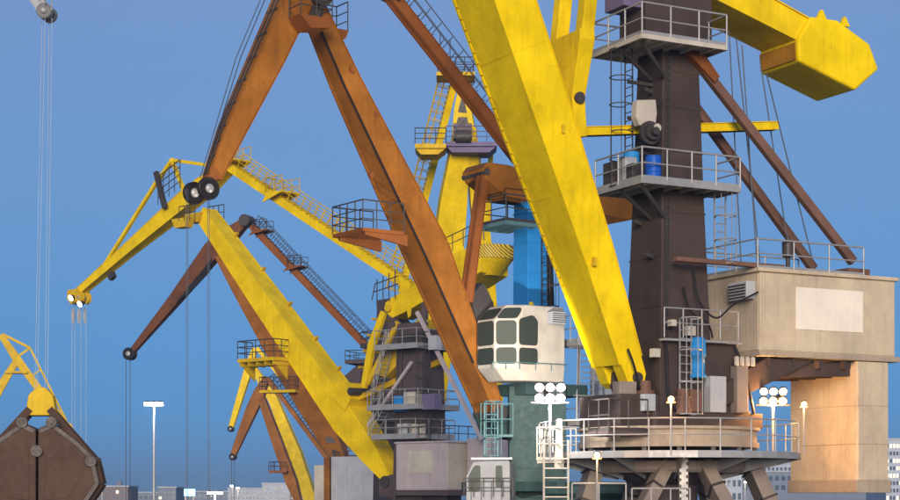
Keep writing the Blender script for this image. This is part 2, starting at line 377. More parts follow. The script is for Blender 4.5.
# --- portal under the slewing deck
zd = 11.45
deck = MB(); N = 36; Rd = 4.75
deck.lathe(A.O + Z * zd, Z, [(0, Rd), (0.10, Rd)], N)
deck.lathe(A.O + Z * (zd - 0.14), Z, [(0, Rd + 0.03), (0.22, Rd + 0.03), (0.22, Rd - 0.05), (0, Rd - 0.05)], N)
for k in range(12):
    an = 2 * math.pi * k / 12; dr = Vector((math.cos(an), math.sin(an), 0)); q = A.O + Z * zd
    deck.prism([q + dr * 2.0 - Z * 0.85, q + dr * 2.0 - Z * 0.02, q + dr * (Rd - 0.1) - Z * 0.02, q + dr * (Rd - 0.1) - Z * 0.16], dr.cross(Z) * 0.06)
dk = deck.build('slewing_deck', STE, rt)
rl = MB(); ang = [2 * math.pi * k / 24 for k in range(25)]
rl.rail([A.O + Vector((math.cos(a), math.sin(a), 0)) * (Rd - 0.05) + Z * (zd + 0.1) for a in ang], 1.1, 0.028, 1.3, toe=0.0)
rl.build('railing', STE, dk)
rg = MB(); rg.lathe(A.O + Z * (zd + 0.28), Z, [(0, 3.1), (0, 3.3), (0.18, 3.3), (0.18, 3.2), (0.62, 3.2), (0.62, 3.32), (0.72, 3.32), (0.72, 2.6)], 48)
rg.build('slewing_ring', TAN, rt)
pd = MB()
for k in range(16):
    an = 2 * math.pi * k / 16; q = A.O + Vector((math.cos(an), math.sin(an), 0)) * 3.15; pd.beam(q + Z * (zd + 0.08), q + Z * (zd + 0.32), 0.16, 0.16)
pd.build('ring_support', STD, rt)
hub = MB(); hub.lathe(A.O + Z * 7.0, Z, [(0, 0.9), (3.4, 1.1), (3.8, 2.2), (4.46, 2.3)], 28); hub.build('portal_hub', GRYT, rt, smooth=False)
po = MB(); po.lathe(A.O + Z * (zd - 0.62), Z, [(0, 2.9), (0.1, 3.0), (0.40, 3.0)], 32); port = po.build('portal', GRB, rt)
def leg_line(p0, p1, W, H, mat=GRB, name='leg', par=port, side=None):
    m = MB(); m.sweep([(p0, W, H), (p1, W * 1.1, H * 1.1)], side or Vector((0.2, -1, 0))); return m.build(name, mat, par, bevel=0.02)
for (x0, y0, x1, y1, d0, d1, W, H) in ((667, 462, 596, 600, 61.6, 58.5, 0.45, 0.72), (702, 462, 776, 600, 61.6, 58.5, 0.45, 0.72), (752, 468, 828, 640, 63.0, 62.0, 0.5, 0.95), (594, 470, 544, 640, 63.2, 62.0, 0.5, 0.95), (640, 462, 600, 640, 66.3, 69, 0.5, 0.8), (700, 462, 745, 640, 66.3, 69, 0.5, 0.8)):
    p0 = P(x0, y0, d0); p1 = P(x1, y1, d1); t = (p1 - p0); p1 = p0 + t * ((p0.z - 0.3) / (p0.z - p1.z)); leg_line(p0, p1, H, W)
    gs = MB(); tt = t.normalized(); gs.sweep([(p0 + tt * 0.1, H + 0.12, W + 0.12), (p0 + tt * 0.16, H + 0.12, W + 0.12)], Vector((0.2, -1, 0)))
    gs.sweep([(p0 + tt * 1.2, H + 0.1, W + 0.1), (p0 + tt * 1.28, H + 0.1, W + 0.1)], Vector((0.2, -1, 0))); gs.build('leg_flange', STD, port)
cp = MB(); c0 = P(683, 458, 60.9); cp.beam(c0, Vector((c0.x, c0.y, 0.3)), 0.42, 0.3); cp.build('center_post', STE, port)
ch = MB()
for k in range(14): q = c0 + Vector((0, -0.19, -0.1 - k * 0.11)); ch.lathe(q + Vector((-0.13 + 0.26 * (k % 2), 0, 0)), Vector((0, 1, 0)), [(-0.03, 0.06), (0.03, 0.06)], 8)
ch.build('chain', STD, port)
# left balcony with access ladder
bq = [P(537, 467, 61.5), P(562, 470, 61.0), P(576, 466, 62.5), P(548, 462, 63.2)]
bz = bq[0].z
bal = MB(); bal.prism([Vector((q.x, q.y, 11.15)) for q in bq], Z * 0.1)
ba = bal.build('access_balcony', WHI, rt); br = MB()
qb = [Vector((q.x, q.y, 11.25)) for q in bq]; br.rail([qb[1], qb[0], qb[3], qb[2]], 1.15, 0.03, 0.6, toe=0.12); br.build('railing', WHI, ba)
la = MB(); la.ladder(P(556, 640, 60.6), P(556, 440, 60.6), Vector((1, 0.1, 0)), width=0.85, r=0.032, step=0.33)
la.build('access_ladder', WHI, rt)
pi_ = MB(); q = P(559, 462, 61.2); pi_.sweep([(q - Z * 0.2, 0.34, 0.2), (q + Z * 1.5, 0.18, 0.14)], Vector((1, 0, 0))); pi_.build('balcony_post', WHI, rt)
lr = MB()
q0 = [P(572, 483, 58.6), P(626, 483, 58.6)]
lr.rail([Vector((q.x, q.y, 9.0)) for q in q0], 1.42, 0.03, 0.75); q1 = [P(632, 489, 58.2), P(690, 489, 58.2)]
lr.rail([Vector((q.x, q.y, 9.0)) for q in q1], 1.25, 0.03, 0.75); lr.build('lower_railing', STE, port)
# --- turning base machinery
bs = A.block('turntable_base', BRN, -3.0, 1.7, -1.7, 1.7, zd + 1.0, zd + 1.55)
A.block('machinery_base', BRN, -2.0, 1.35, -1.45, 1.45, zd + 1.5, 15.6)
A.block('boom_pedestal', BRN, 1.3, 3.0, -1.3, 1.35, zd + 1.0, 13.6)
A.platform([(4.0, 0.9), (4.0, 2.2), (2.4, 2.2), (2.4, 0.9)], 12.2, (0, 1, 2), GRYT, STD, name='foot_platform', step=0.7)
mb_ = MB()
for (rr, ww, zz, ra, hh) in ((-2.3, 1.2, 12.9, 0.34, 1.3), (-2.5, 0.3, 12.9, 0.3, 1.1), (1.7, 1.0, 12.9, 0.3, 1.2), (0.6, 1.75, 12.9, 0.26, 0.9)):
    mb_.lathe(A.L(rr, ww, zz), Z, [(0, ra * 1.2), (0.2, ra * 1.2), (0.2, ra), (hh * 0.6, ra), (hh * 0.6, ra * 1.15), (hh * 0.7, ra * 1.15), (hh * 0.7, ra * 0.8), (hh, ra * 0.7)], 18)
mb_.build('slewing_gearbox', BRN2, rt)
bm_ = MB(); c = A.p(698, 378, 1.75); bm_.lathe(c, Z, [(0, 0.2), (0, 0.3), (0.12, 0.3), (0.12, 0.25), (0.75, 0.25), (0.75, 0.29), (0.85, 0.29), (1.35, 0.27), (1.45, 0.2)], 20); bm_.build('drive_motor', BLU, rt, smooth=True)
fr = MB()
for k in range(5): c = A.p(711, 403 - k * 5.5, 1.5); fr.lathe(c, Z, [(0, 0.26), (0.1, 0.26), (0.1, 0.2), (0.19, 0.2)], 16)
fr.build('brake_stack', STD, rt)
jb = MB()
for (px, py, s_) in ((690, 331, 0.34), (672, 323, 0.22), (655, 353, 0.3)):
    c = A.p(px, py, 1.6); jb.prism([c + A.u * s_ / 2 - A.v * 0.12 - Z * s_ / 2, c - A.u * s_ / 2 - A.v * 0.12 - Z * s_ / 2, c - A.u * s_ / 2 - A.v * 0.12 + Z * s_ / 2, c + A.u * s_ / 2 - A.v * 0.12 + Z * s_ / 2], A.v * 0.24)
jb.build('junction_box', WHI, rt)
lb = MB(); r0, _ = A.rz(686, 400, 1.75); lb.ladder(A.L(r0, 1.72, 12.9), A.L(r0, 1.72, 16.3), A.u, A.v, 0.5, 0.026, 0.3, hoop=0.9, hr=0.4); lb.build('base_ladder', STE, rt)
lb = MB(); lb.rail([A.L(1.35, 1.7, 15.62), A.L(-1.9, 1.7, 15.62)], 1.05, 0.028, 0.9); lb.build('base_railing', STE, rt)
pl_ = MB(); pl_.prism([A.L(1.4, 1.45, 15.5), A.L(-2.0, 1.45, 15.5), A.L(-2.0, 1.78, 15.5), A.L(1.4, 1.78, 15.5)], Z * 0.08); pl_.build('base_walkway', STE, rt)
for (pts, rad) in (([(1.15, 1.2, 15.6), (1.3, 1.75, 15.2), (1.2, 1.8, 13.4), (0.7, 1.75, 12.9)], 0.05), ([(-0.2, 1.3, 18.2), (-0.3, 1.5, 17.0), (-0.9, 1.7, 16.4), (-1.6, 1.8, 16.9), (-2.6, 1.95, 17.4)], 0.035),
                   ([(0.2, 1.25, 17.5), (0.1, 1.55, 16.6), (-0.6, 1.6, 16.2), (-0.9, 1.5, 15.7)], 0.035), ([(1.9, 1.0, 13.7), (2.3, 1.2, 14.6), (2.5, 1.1, 15.2)], 0.045), ([(-1.9, 1.5, 15.4), (-2.2, 1.7, 14.4), (-2.6, 1.7, 13.0)], 0.06)):
    m = MB(); cs = [A.L(*p) for p in pts]; sm_ = []
    for i in range(len(cs) - 1):
        p0 = cs[max(i - 1, 0)]; p1, p2 = cs[i], cs[i + 1]; p3 = cs[min(i + 2, len(cs) - 1)]
        for k in range(5): t = k / 5; sm_.append(0.5 * (2 * p1 + (p2 - p0) * t + (2 * p0 - 5 * p1 + 4 * p2 - p3) * t * t + (3 * p1 - p0 - 3 * p2 + p3) * t ** 3))
    m.path(sm_ + [cs[-1]], rad); m.build('cable', BLK, rt)
for (a, b, c_, s1, s2, s3, mt, nm) in ((-0.9, 1.6, 13.0, 0.7, 0.5, 1.3, GRY, 'switch_cabinet'), (0.1, 1.65, 13.0, 0.5, 0.45, 0.8, BRN2, 'pump_box'), (-1.9, 1.75, 13.0, 0.5, 0.4, 1.7, GRB, 'resistor_cabinet'), (1.9, 1.45, 13.0, 0.5, 0.3, 0.6, GRY, 'terminal_box'), (2.5, 0.9, 13.6, 0.7, 0.5, 0.45, GRB, 'grease_pump')):
    A.block(nm, mt, a - s1 / 2, a + s1 / 2, b - s2 / 2, b + s2 / 2, c_, c_ + s3)
for k in range(4):
    m = MB(); q = A.L(-2.35 + k * 0.24, 1.95, 14.7); m.lathe(q, Z, [(0, 0.07), (0.02, 0.09), (0.3, 0.09), (0.34, 0.04)], 10); m.build('insulator', WHI, rt)
# --- tower
tw = MB(); tw.sweep([(A.L(0, 0, 15.4), 2.25, 2.2), (A.L(0, 0, 21), 1.88, 1.84), (A.L(0, 0, 27.5), 1.52, 1.5)], A.v); tower = tw.build('tower', BRN, rt, bevel=0.03)
tb = MB()
for zz in (16.8, 18.6, 20.2, 22.4, 24.0, 25.3):
    W = 2.25 - (zz - 15.4) / 12.1 * 0.73 + 0.02; tb.sweep([(A.L(0, 0, zz), W, W - 0.04), (A.L(0, 0, zz + 0.05), W - 0.003, W - 0.043)], A.v)
tb.build('weld_band', BRN, tower)
cb = MB()
for k in range(44):
    zz = 15.9 + k * 0.24; W = (2.22 - (zz - 15.4) / 12.1 * 0.73) / 2; q = A.L(W - 0.22, W + 0.03, zz); cb.beam(q - A.u * 0.06, q + A.u * 0.06, 0.10, 0.06, side=A.v)
W0, W1 = 1.12, 0.77
for off in (0.30, 0.22, 0.14): cb.sweep([(A.L(W0 - off, W0 + 0.05, 15.6), 0.04, 0.04), (A.L(W1 - off, W1 + 0.05, 26.0), 0.04, 0.04)], A.v)
cb.build('cable_tray', STD, tower)
lug = MB()
for (zz, rr, ww) in ((18.6, 1.06, 0.6), (23.4, 0.92, 0.5), (24.6, 0.88, 0.3), (19.9, 1.02, -0.2)):
    lug.beam(A.L(rr, ww, zz), A.L(rr + 0.35, ww, zz + 0.1), 0.07, 0.14, side=A.v)
lug.build('pipe_bracket', STD, tower)
# top head housing
hd = A.block('tower_head', BRN, -1.35, 1.55, -0.85, 0.85, 26.6, 30.5)
A.block('head_frame', PUR, -1.1, 2.35, -0.62, 0.62, 27.5, 28.0)
# service platforms
tp = A.platform([(2.5, -1.2), (2.5, 2.0), (-1.15, 2.0), (-1.15, -1.2)], 26.1, (3, 0, 1, 2, 3), WHI, STE, r=0.035, name='top_platform')
lp = A.platform([(2.5, -1.0), (2.5, 2.0), (-1.75, 2.0), (-1.75, 0.6), (-0.5, 0.6), (-0.5, -1.0)], 21.05, (0, 1, 2, 3), STE, STE, r=0.035, name='drive_platform')
br_ = MB()
for z0 in (21.0, 26.05):
    for ww in (1.7, 0.4): br_.beam(A.L(0.9, ww * 0.6, z0 - 1.0), A.L(2.3, ww, z0 - 0.1), 0.1, 0.12, side=A.v)
br_.build('platform_bracket', STD, tower)
ld = MB(); ld.ladder(A.L(1.85, 0.2, 21.1), A.L(1.85, 0.2, 26.0), A.v, A.u, 0.48, 0.024, 0.3, hoop=0.85, hr=0.40); ld.build('caged_ladder', STD, rt)
ls = MB()
for zz in (22.4, 23.6, 24.9): ls.beam(A.L(0.8, 0.2, zz), A.L(1.9, 0.2, zz), 0.08, 0.12, side=A.v)
ls.build('ladder_stay', STD, rt)
ld = MB(); ld.ladder(A.L(-1.45, 1.2, 18.4), A.L(-1.45, 1.2, 21.0), A.u, A.v, 0.5, 0.026, 0.3, hoop=0.8, hr=0.38); ld.build('lower_ladder', STE, rt)
# rack bar for luffing, passing through the tower, and its drive
rk = A.girder('luffing_rack', [(574, 132, 0.34, 0.26), (776, 126, 0.34, 0.26)], YEL, 0, bands=0, flange=True)
tth = MB(); a0 = A.p(580, 136, 0); a1 = A.p(770, 130, 0)
for k in range(70): q = a0.lerp(a1, k / 69); tth.beam(q - A.v * 0.12, q + A.v * 0.12, 0.05, 0.06, side=Z)
tth.build('rack_tooth', STD, rk)
dr = MB(); c = A.L(1.25, 0.55, 22.6); dr.prism([c + A.u * x + Z * y for x, y in ((0.75, 0.9), (0.7, 1.5), (-0.1, 1.6), (-0.15, 1.1), (-0.1, 0.75), (0.6, 0.6))], A.v * 0.35); drv = dr.build('luffing_gearbox', WHI, rt, bevel=0.03)
g2 = MB(); c2 = A.L(1.5, 0.95, 22.95); g2.lathe(c2, A.v, [(0, 0.42), (0.12, 0.42), (0.12, 0.3), (0.3, 0.28), (0.3, 0.16), (0.5, 0.14)], 20); g2.build('brake_drum', STD, drv)
g2 = MB(); g2.lathe(A.L(1.35, 1.05, 23.1), A.v, [(0, 0.16), (0.25, 0.15), (0.25, 0.08)], 14); g2.build('shaft_end', WHI, drv)
g3 = MB(); c3 = A.L(1.75, 0.2, 21.15); g3.lathe(c3, Z, [(0, 0.35), (0.15, 0.35), (0.15, 0.3), (1.2, 0.3), (1.25, 0.2)], 18); g3.build('luffing_motor', BLU, drv)
for (a, b, c_, s1, s2, s3, mt, nm) in ((2.05, 0.4, 21.15, 0.5, 0.5, 0.95, GRY, 'control_cabinet'), (2.2, -0.4, 21.15, 0.35, 0.6, 0.9, STD, 'resistor_box'), (2.15, 1.0, 21.15, 0.45, 0.4, 0.62, STD, 'valve_box')):
    A.block(nm, mt, a - s1 / 2, a + s1 / 2, b - s2 / 2, b + s2 / 2, c_, c_ + s3)
# drum standing on the platform
dm = MB(); c = A.L(1.72, 1.55, 21.12)
dm.lathe(c, Z, [(0, 0.27), (0, 0.30), (0.03, 0.30), (0.05, 0.285), (0.28, 0.285), (0.30, 0.30), (0.32, 0.285), (0.56, 0.285), (0.58, 0.30), (0.60, 0.285), (0.84, 0.285), (0.86, 0.30), (0.88, 0.30), (0.88, 0.27), (0.86, 0.26)], 28)
tag(dm.build('oil_drum', BLUD, None, origin=c), 'blue ribbed oil drum standing on the railed platform of the brown tower', 'drum')
# raking stays from the tower head to the house
rl_, zl_ = A.rz(853, 262, 1.15)
for ww in (1.15, -1.15):
    st = MB(); st.beam(A.L(-0.45, ww * 0.75, 26.0), A.L(rl_, ww, zl_), 0.26, 0.34, side=A.v); so = st.build('raking_stay', BRN2, rt, bevel=0.02)
    gp = MB(); t = (A.L(rl_, ww, zl_) - A.L(-0.45, ww * 0.75, 26.0)).normalized(); q = A.L(-0.3, ww * 0.75, 26.2); n2 = t.cross(A.v)
    gp.prism([q + n2 * 0.28 - A.v * 0.06, q - n2 * 0.28 - A.v * 0.06, q - n2 * 0.16 + t * 1.5 - A.v * 0.06, q + n2 * 0.16 + t * 1.5 - A.v * 0.06], A.v * 0.3 * (1 if ww > 0 else -1)); gp.build('stay_gusset', ORAD, so)
# --- machinery house
hs0, hs1, hw = -2.72, -9.15, 1.9
zr, zb = A.zy(270), A.zy(350)
zr = 10 + 226 * 62.6 / 1750 + 0.1; zb = 10 + 146 * 62.6 / 1750
house = A.block('machinery_house', BEI, hs0, hs1, -hw, hw, zb, zr, bevel=0.04)
A.cladding(house, 'r', hs0 - 0.06, hs1 + 0.06, hw, zb + 0.10, zr - 0.08, 1.3, BEI)
A.cladding(house, 'w', hw - 0.06, -hw + 0.06, hs0, zb + 0.10, zr - 0.08, 1.25, BEI)
A.block('roof_edge', BEI, hs0 + 0.14, hs1 - 0.1, -hw - 0.12, hw + 0.12, zr - 0.02, zr + 0.12, house)
A.block('floor_flange', TAN, hs0 + 0.12, hs1 - 0.12, -hw - 0.14, hw + 0.14, zb - 0.14, zb + 0.06, house)
ra, za = A.rz(795, 287, hw); rb, zb2 = A.rz(862, 333, hw)
sh = MB(); sh.prism([A.L(ra, hw + 0.035, zb2), A.L(rb, hw + 0.035, zb2), A.L(rb, hw + 0.035, za), A.L(ra, hw + 0.035, za)], A.v * 0.03); sh.build('pale_panel', BEIL, house, bevel=0.01)
for k in range(1, 5): r_k = hs0 - 0.06 + (hs1 + 0.06 - hs0 + 0.06) * k / 5; A.block('cover_strip', BEI, r_k + 0.03, r_k - 0.03, hw + 0.02, hw + 0.055, zb + 0.08, zr - 0.06, house, bevel=0.0)
vb = A.block('vent_box', GRY, hs0, hs0 + 0.42, 0.55, 1.65, zr - 1.0, zr - 0.35, house)
lv = MB()
for k in range(5): zz = zr - 0.92 + k * 0.11; lv.beam(A.L(hs0 + 0.44, 0.6, zz), A.L(hs0 + 0.44, 1.6, zz), 0.05, 0.05)
lv.build('louvre', STD, house)
rr = MB(); zt = zr + 0.12
rr.rail([A.L(hs0 + 0.1, -hw, zt), A.L(hs0 + 0.1, hw, zt), A.L(-7.6, hw, zt)], 1.05, 0.032, 1.5, mids=(0.5,), toe=0.1); rr.build('roof_railing', STE, house)
rr = MB(); rr.rail([A.L(hs0 + 0.1, -hw, zt), A.L(-7.6, -hw, zt)], 1.05, 0.032, 1.5); rr.build('far_roof_railing', STE, house)
A.block('anchor_beam', BRN2, rl_ - 0.45, rl_ + 0.6, -1.6, 1.6, zt - 0.02, zt + 0.30)
A.block('roof_walkway_beam', BRN2, 0.9, hs0 - 1.2, hw - 0.35, hw - 0.05, zr + 0.14, zr + 0.30)
hr_ = MB(); c = A.L(-4.2, hw - 0.25, zt); hr_.lathe(c, Z, [(0, 0.08), (0.5, 0.08), (0.5, 0.2), (1.05, 0.22), (1.05, 0.1), (1.3, 0.08)], 14); hr_.build('horn_speaker', STD, house)
for (a, s1) in ((-5.6, 0.7), (-7.2, 0.8)): A.block('roof_hatch', BRN2, a, a - s1, 0.2, 1.2, zt - 0.02, zt + 0.18, house)
uf = MB()
for ww in (-1.55, -0.5, 0.5, 1.55): uf.beam(A.L(1.0, ww * 0.8, zb - 0.75), A.L(hs1 + 0.5, ww, zb - 0.40), 0.2, 0.52, side=A.v)
for r_ in (-3.2, -4.4, -5.6, -6.8, -8.0): uf.beam(A.L(r_, -1.8, zb - 0.32), A.L(r_, 1.8, zb - 0.32), 0.16, 0.3, side=A.u)
uf.prism([A.L(-1.0, 1.75, zb - 1.3), A.L(hs0 - 0.4, 1.75, zb - 0.2), A.L(hs0 - 2.6, 1.75, zb - 0.2), A.L(-1.2, 1.75, zb - 2.0)], -A.v * 0.12)
uf.prism([A.L(-1.0, -1.75, zb - 1.3), A.L(hs0 - 0.4, -1.75, zb - 0.2), A.L(hs0 - 2.6, -1.75, zb - 0.2), A.L(-1.2, -1.75, zb - 2.0)], A.v * 0.12)
uf.build('underframe', BRN, rt)
# hanging ballast
rq, _ = A.rz(857, 420, 1.95)
bl = A.block('ballast_box', BEI, rq, rq - 1.55, -1.95, 1.95, 10.25, zb - 0.16, bevel=0.04)
for k in range(3):
    z0 = 10.5 + k * 1.45
    for (w0, w1) in ((1.9, 0.02), (-0.02, -1.9)):
        pm = MB(); pm.prism([A.L(rq, w0, z0), A.L(rq, w1, z0), A.L(rq, w1, z0 + 1.4), A.L(rq, w0, z0 + 1.4)], A.u * 0.03); pm.build('panel', BEI, bl, bevel=0.008)
    pm = MB(); pm.prism([A.L(rq - 0.05, 1.95, z0), A.L(rq - 1.5, 1.95, z0), A.L(rq - 1.5, 1.95, z0 + 1.4), A.L(rq - 0.05, 1.95, z0 + 1.4)], A.v * 0.03); pm.build('panel', BEI, bl, bevel=0.008)
A.block('ballast_tray', TAN, rq + 0.08, rq - 1.62, -2.02, 2.02, 10.12, 10.62, bl)
A.block('ballast_hanger', BRN2, rq - 0.2, rq - 1.2, -1.6, 1.6, zb - 0.4, zb - 0.05, bl)
# --- boom
bm = A.girder('boom', [(617, 362, 1.72, 1.00), (585, 262, 2.05, 1.25), (536, 120, 2.35, 1.5), (489, -15, 2.5, 1.6), (455, -110, 2.3, 1.4)], YELB, bands=4.0)
f0 = A.p(611, 342); f1 = A.p(623, 379); t = (f1 - f0).normalized(); nn = t.cross(A.v).normalized()
for sw in (-1, 1):
    fk = MB(); c = A.v * sw * 0.60
    prof = [f0 + nn * 0.5, f0 - nn * 0.5, f1 - nn * 0.42, f1 - nn * 0.26 + t * 0.25, f1 + nn * 0.26 + t * 0.25, f1 + nn * 0.42]
    fk.prism([q + c - A.v * 0.30 for q in prof], A.v * 0.60); fk.build('foot_lug', YELB, bm, bevel=0.02)
pn = MB(); pn.lathe(f1 - A.v * 1.05, A.v, [(0, 0.16), (0.1, 0.2), (2.0, 0.2), (2.1, 0.16)], 18); pn.build('foot_pin', STD, bm)
bk = MB()
for ww in (-0.25, 0.25): bk.prism([f1 + A.v * (ww - 0.1) + A.u * x + Z * z_ for x, z_ in ((0.3, 0.25), (0.35, -0.25), (-0.3, -1.6), (-1.9, -1.6), (-1.4, 0.3), (-0.2, 0.35))], A.v * 0.2)
bk.build('boom_bracket', BRN, rt, bevel=0.02)
sp = MB()
def along(K, secs, x):
    """point, tangent and size on a girder's axis at fraction x of its photo points"""
    k = min(int(x * (len(secs) - 1)), len(secs) - 2); f = x * (len(secs) - 1) - k; a, b = secs[k], secs[k + 1]
    p0, p1 = K.p(a[0], a[1]), K.p(b[0], b[1]); t = (p1 - p0).normalized(); n = t.cross(K.v).normalized()
    return p0.lerp(p1, f), t, n, a[2] + (b[2] - a[2]) * f, a[3] + (b[3] - a[3]) * f
BS = [(617, 362, 1.72, 1.00), (585, 262, 2.05, 1.25), (536, 120, 2.35, 1.5), (489, -15, 2.5, 1.6)]
for k in range(26):
    q, t_, n_, W_, H_ = along(A, BS, 0.28 + 0.7 * k / 25)
    if n_.dot(A.u) < 0: n_ = -n_
    q = q + n_ * (H_ / 2 - 0.02) - A.v * (W_ / 2 - 0.12); sp.beam(q, q + n_ * 0.07, 0.10, 0.04, side=A.v)
sp.build('step_iron', YELD, bm)
eye = MB()
for (px, py) in ((560, 130), (592, 262)):
    q = A.p(px, py, 1.0); eye.beam(q - A.v * 0.2, q + A.v * 0.25, 0.3, 0.1, side=Z)
eye.build('lifting_lug', YELD, bm)
# forked push link between boom and counterweight arm
lk = MB(); j0 = A.p(578, 138); j1 = A.p(573, 100); j2 = A.p(571, 46)
lk.sweep([(j0, 0.55, 0.45), (j1, 0.75, 0.55), (j2, 2.2, 0.62), (j2 + (j2 - j1).normalized() * 0.35, 2.2, 0.6)], A.v)
link = lk.build('push_link', YEL, rt, bevel=0.03)
for sw in (-1, 1):
    m = MB(); a0 = A.p(571, 44) + A.v * sw * 0.86; a1 = A.p(583, -75) + A.v * sw * 0.86; m.sweep([(a0, 0.46, 0.5), (a1, 0.46, 0.5)], A.v); m.build('fork_leg', YEL, link, bevel=0.02)
m = MB(); m.lathe(j1 - A.v * 0.5, A.v, [(0, 0.14), (0, 0.2), (1.0, 0.2), (1.0, 0.14)], 16); m.build('link_pin', STD, link)
# counterweight arm and counterweight
q0 = A.rz(740, -4, 0.95); q1 = A.rz(802, 29, 0.95)
sl = (q1[1] - q0[1]) / (q1[0] - q0[0])
pa = A.L(q1[0] - 0.8, 0, q1[1] - 0.8 * sl); pb = A.L(4.1, 0, q0[1] + (4.1 - q0[0]) * sl * 0.9)
m = MB(); m.sweep([(pa, 1.9, 0.95), (A.L(0, 0, q0[1] + (0 - q0[0]) * sl), 1.9, 1.2), (pb, 1.9, 0.7)], A.v); arm = m.build('counterweight_arm', YEL, rt, bevel=0.03)
fl = MB()
for sg in (-1, 1):
    d_ = (pb - pa).normalized().cross(A.v) * sg * 0.5
    fl.sweep([(pa + d_, 2.04, 0.04), (A.L(0, 0, q0[1] - q0[0] * sl) + d_ * 1.2, 2.04, 0.04)], A.v)
fl.build('edge_flange', YEL, arm)
cw = MB(); wv = 1.15
poly = [A.p(x, y, wv) for x, y in ((798, 39), (812, 16), (838, 20), (870, 44), (879, 69), (856, 90), (799, 61))]
cw.prism(poly, -A.v * 2.3); cwo = cw.build('counterweight', YELB, rt, bevel=0.09)
m = MB(); e4 = [A.p(x, y, wv) for x, y in ((797.5, 42), (798.5, 59))]; m.prism([e4[0] + A.u * 0.03 - A.v * 0.1, e4[1] + A.u * 0.03 - A.v * 0.1, e4[1] + A.u * 0.03 - A.v * 2.2, e4[0] + A.u * 0.03 - A.v * 2.2], A.u * 0.03); m.build('shade_plate', paint('shade_amber_paint', (0.42, 0.19, 0.012), 0.55, 0.5, 0.5), cwo)  # amber plate: shade of the counterweight's front face put into its colour
m = MB()
for (x, y) in ((845, 26), (822, 19)):
    q = A.p(x, y, wv - 0.2); m.prism([q - A.u * 0.25, q + A.u * 0.25, q + Z * 0.35 + A.u * 0.05, q + Z * 0.35 - A.u * 0.05], -A.v * 0.1)
m.build('lifting_eye', YEL, cwo)
for (x0, y0, x1, y1, ww) in ((729, 30, 741, 262, -0.4), (742, 45, 757, 262, 0.2), (736, 36, 760, 262, -0.6), (766, 72, 812, 258, 0.8), (760, 60, 790, 258, -0.4)):
    A.rope([A.p(x0, y0, ww), A.p(x1, y1, ww)], ROPE, 0.024, 'balance_rope')

# ================================================================== CRANE B: orange boom, blue column, white cabin
B = Crane('orange crane with tall boom, blue column and white bay-windowed cabin', 530, 75, -35)
rt = B.root
B.platform([(-4.5, -2.2), (2.0, -2.2), (2.0, 2.2), (-4.5, 2.2)], 10.55, None, TEA, STE, name='slewing_floor', fascia=0.4)
# teal pedestal
def bx(px0, px1, y0, y1, d, thick, mat, name, par, bev=0.03):
    a = P(px0, y1, d); b = P(px1, y0, d); m = MB(); m.box((a.x, d, a.z), (b.x, d + thick, b.z)); return m.build(name, mat, par, bevel=bev)
ped = MB(); ped.lathe(Vector((B.O.x + 2.0, B.O.y + 0.4, 0.1)), Z, [(0, 3.3), (1.0, 3.0), (9.8, 2.75), (10.0, 3.0), (10.3, 3.0)], 28); ped.build('pedestal', TEA, rt)
leg = bx(509, 566, 386, 498, 73.0, 1.6, TEA, 'portal_tower', rt)
m = MB(); a = P(509, 498, 73.0); b = P(566, 498, 73.0); m.box((a.x, 73.0, 0), (b.x, 74.6, a.z)); m.build('portal_leg', TEA, leg)
rb_ = MB()
for py in (412, 440, 468): a = P(509, py, 72.98); b = P(566, py, 72.98); rb_.box((a.x - 0.01, 72.97, a.z), (b.x + 0.01, 73.01, a.z + 0.07))
rb_.build('stiffener', TEA, leg)
# blue column
ct = MB(); zt_, zb_ = B.zy(188), B.zy(400); ct.sweep([(B.L(0, 0, zb_), 1.1, 1.1), (B.L(0, 0, zt_), 0.98, 0.98)], B.v); colm = ct.build('blue_column', BLU, rt, bevel=0.03)
m = MB()
for py in (215, 245, 275): zz = B.zy(py); m.sweep([(B.L(0, 0, zz), 1.06, 1.06), (B.L(0, 0, zz + 0.05), 1.06, 1.06)], B.v)
m.build('weld_band', BLU, colm)
m = MB(); m.ladder(B.L(-0.3, 0.72, B.zy(330)), B.L(-0.3, 0.72, B.zy(200)), B.u, B.v, 0.45, 0.024, 0.3, hoop=0.9); m.build('column_ladder', STD, colm)
m = MB(); m.path([B.L(-0.75, 0.3, B.zy(300)), B.L(-0.85, 0.2, B.zy(270)), B.L(-0.7, 0.1, B.zy(250))], 0.12, 8); m.tube(B.L(-0.9, 0.3, B.zy(305)), B.L(-0.8, 0.3, B.zy(255)), 0.16, 8); m.build('slewing_hose', BLK, colm)
m = MB(); hz_ = B.zy(196); m.prism([B.L(x, -0.62, hz_ + z_) for x, z_ in ((0.9, -0.2), (-0.9, -0.2), (-0.6, 0.9), (0.5, 0.9))], B.v * 1.24); m.build('column_head', ORAD, rt, bevel=0.03)
B.platform([(2.1, -1.0), (2.1, 1.1), (0.45, 1.1), (0.45, -1.0)], B.zy(229), (3, 0, 1, 2), LTB, STD, r=0.03, name='column_platform')
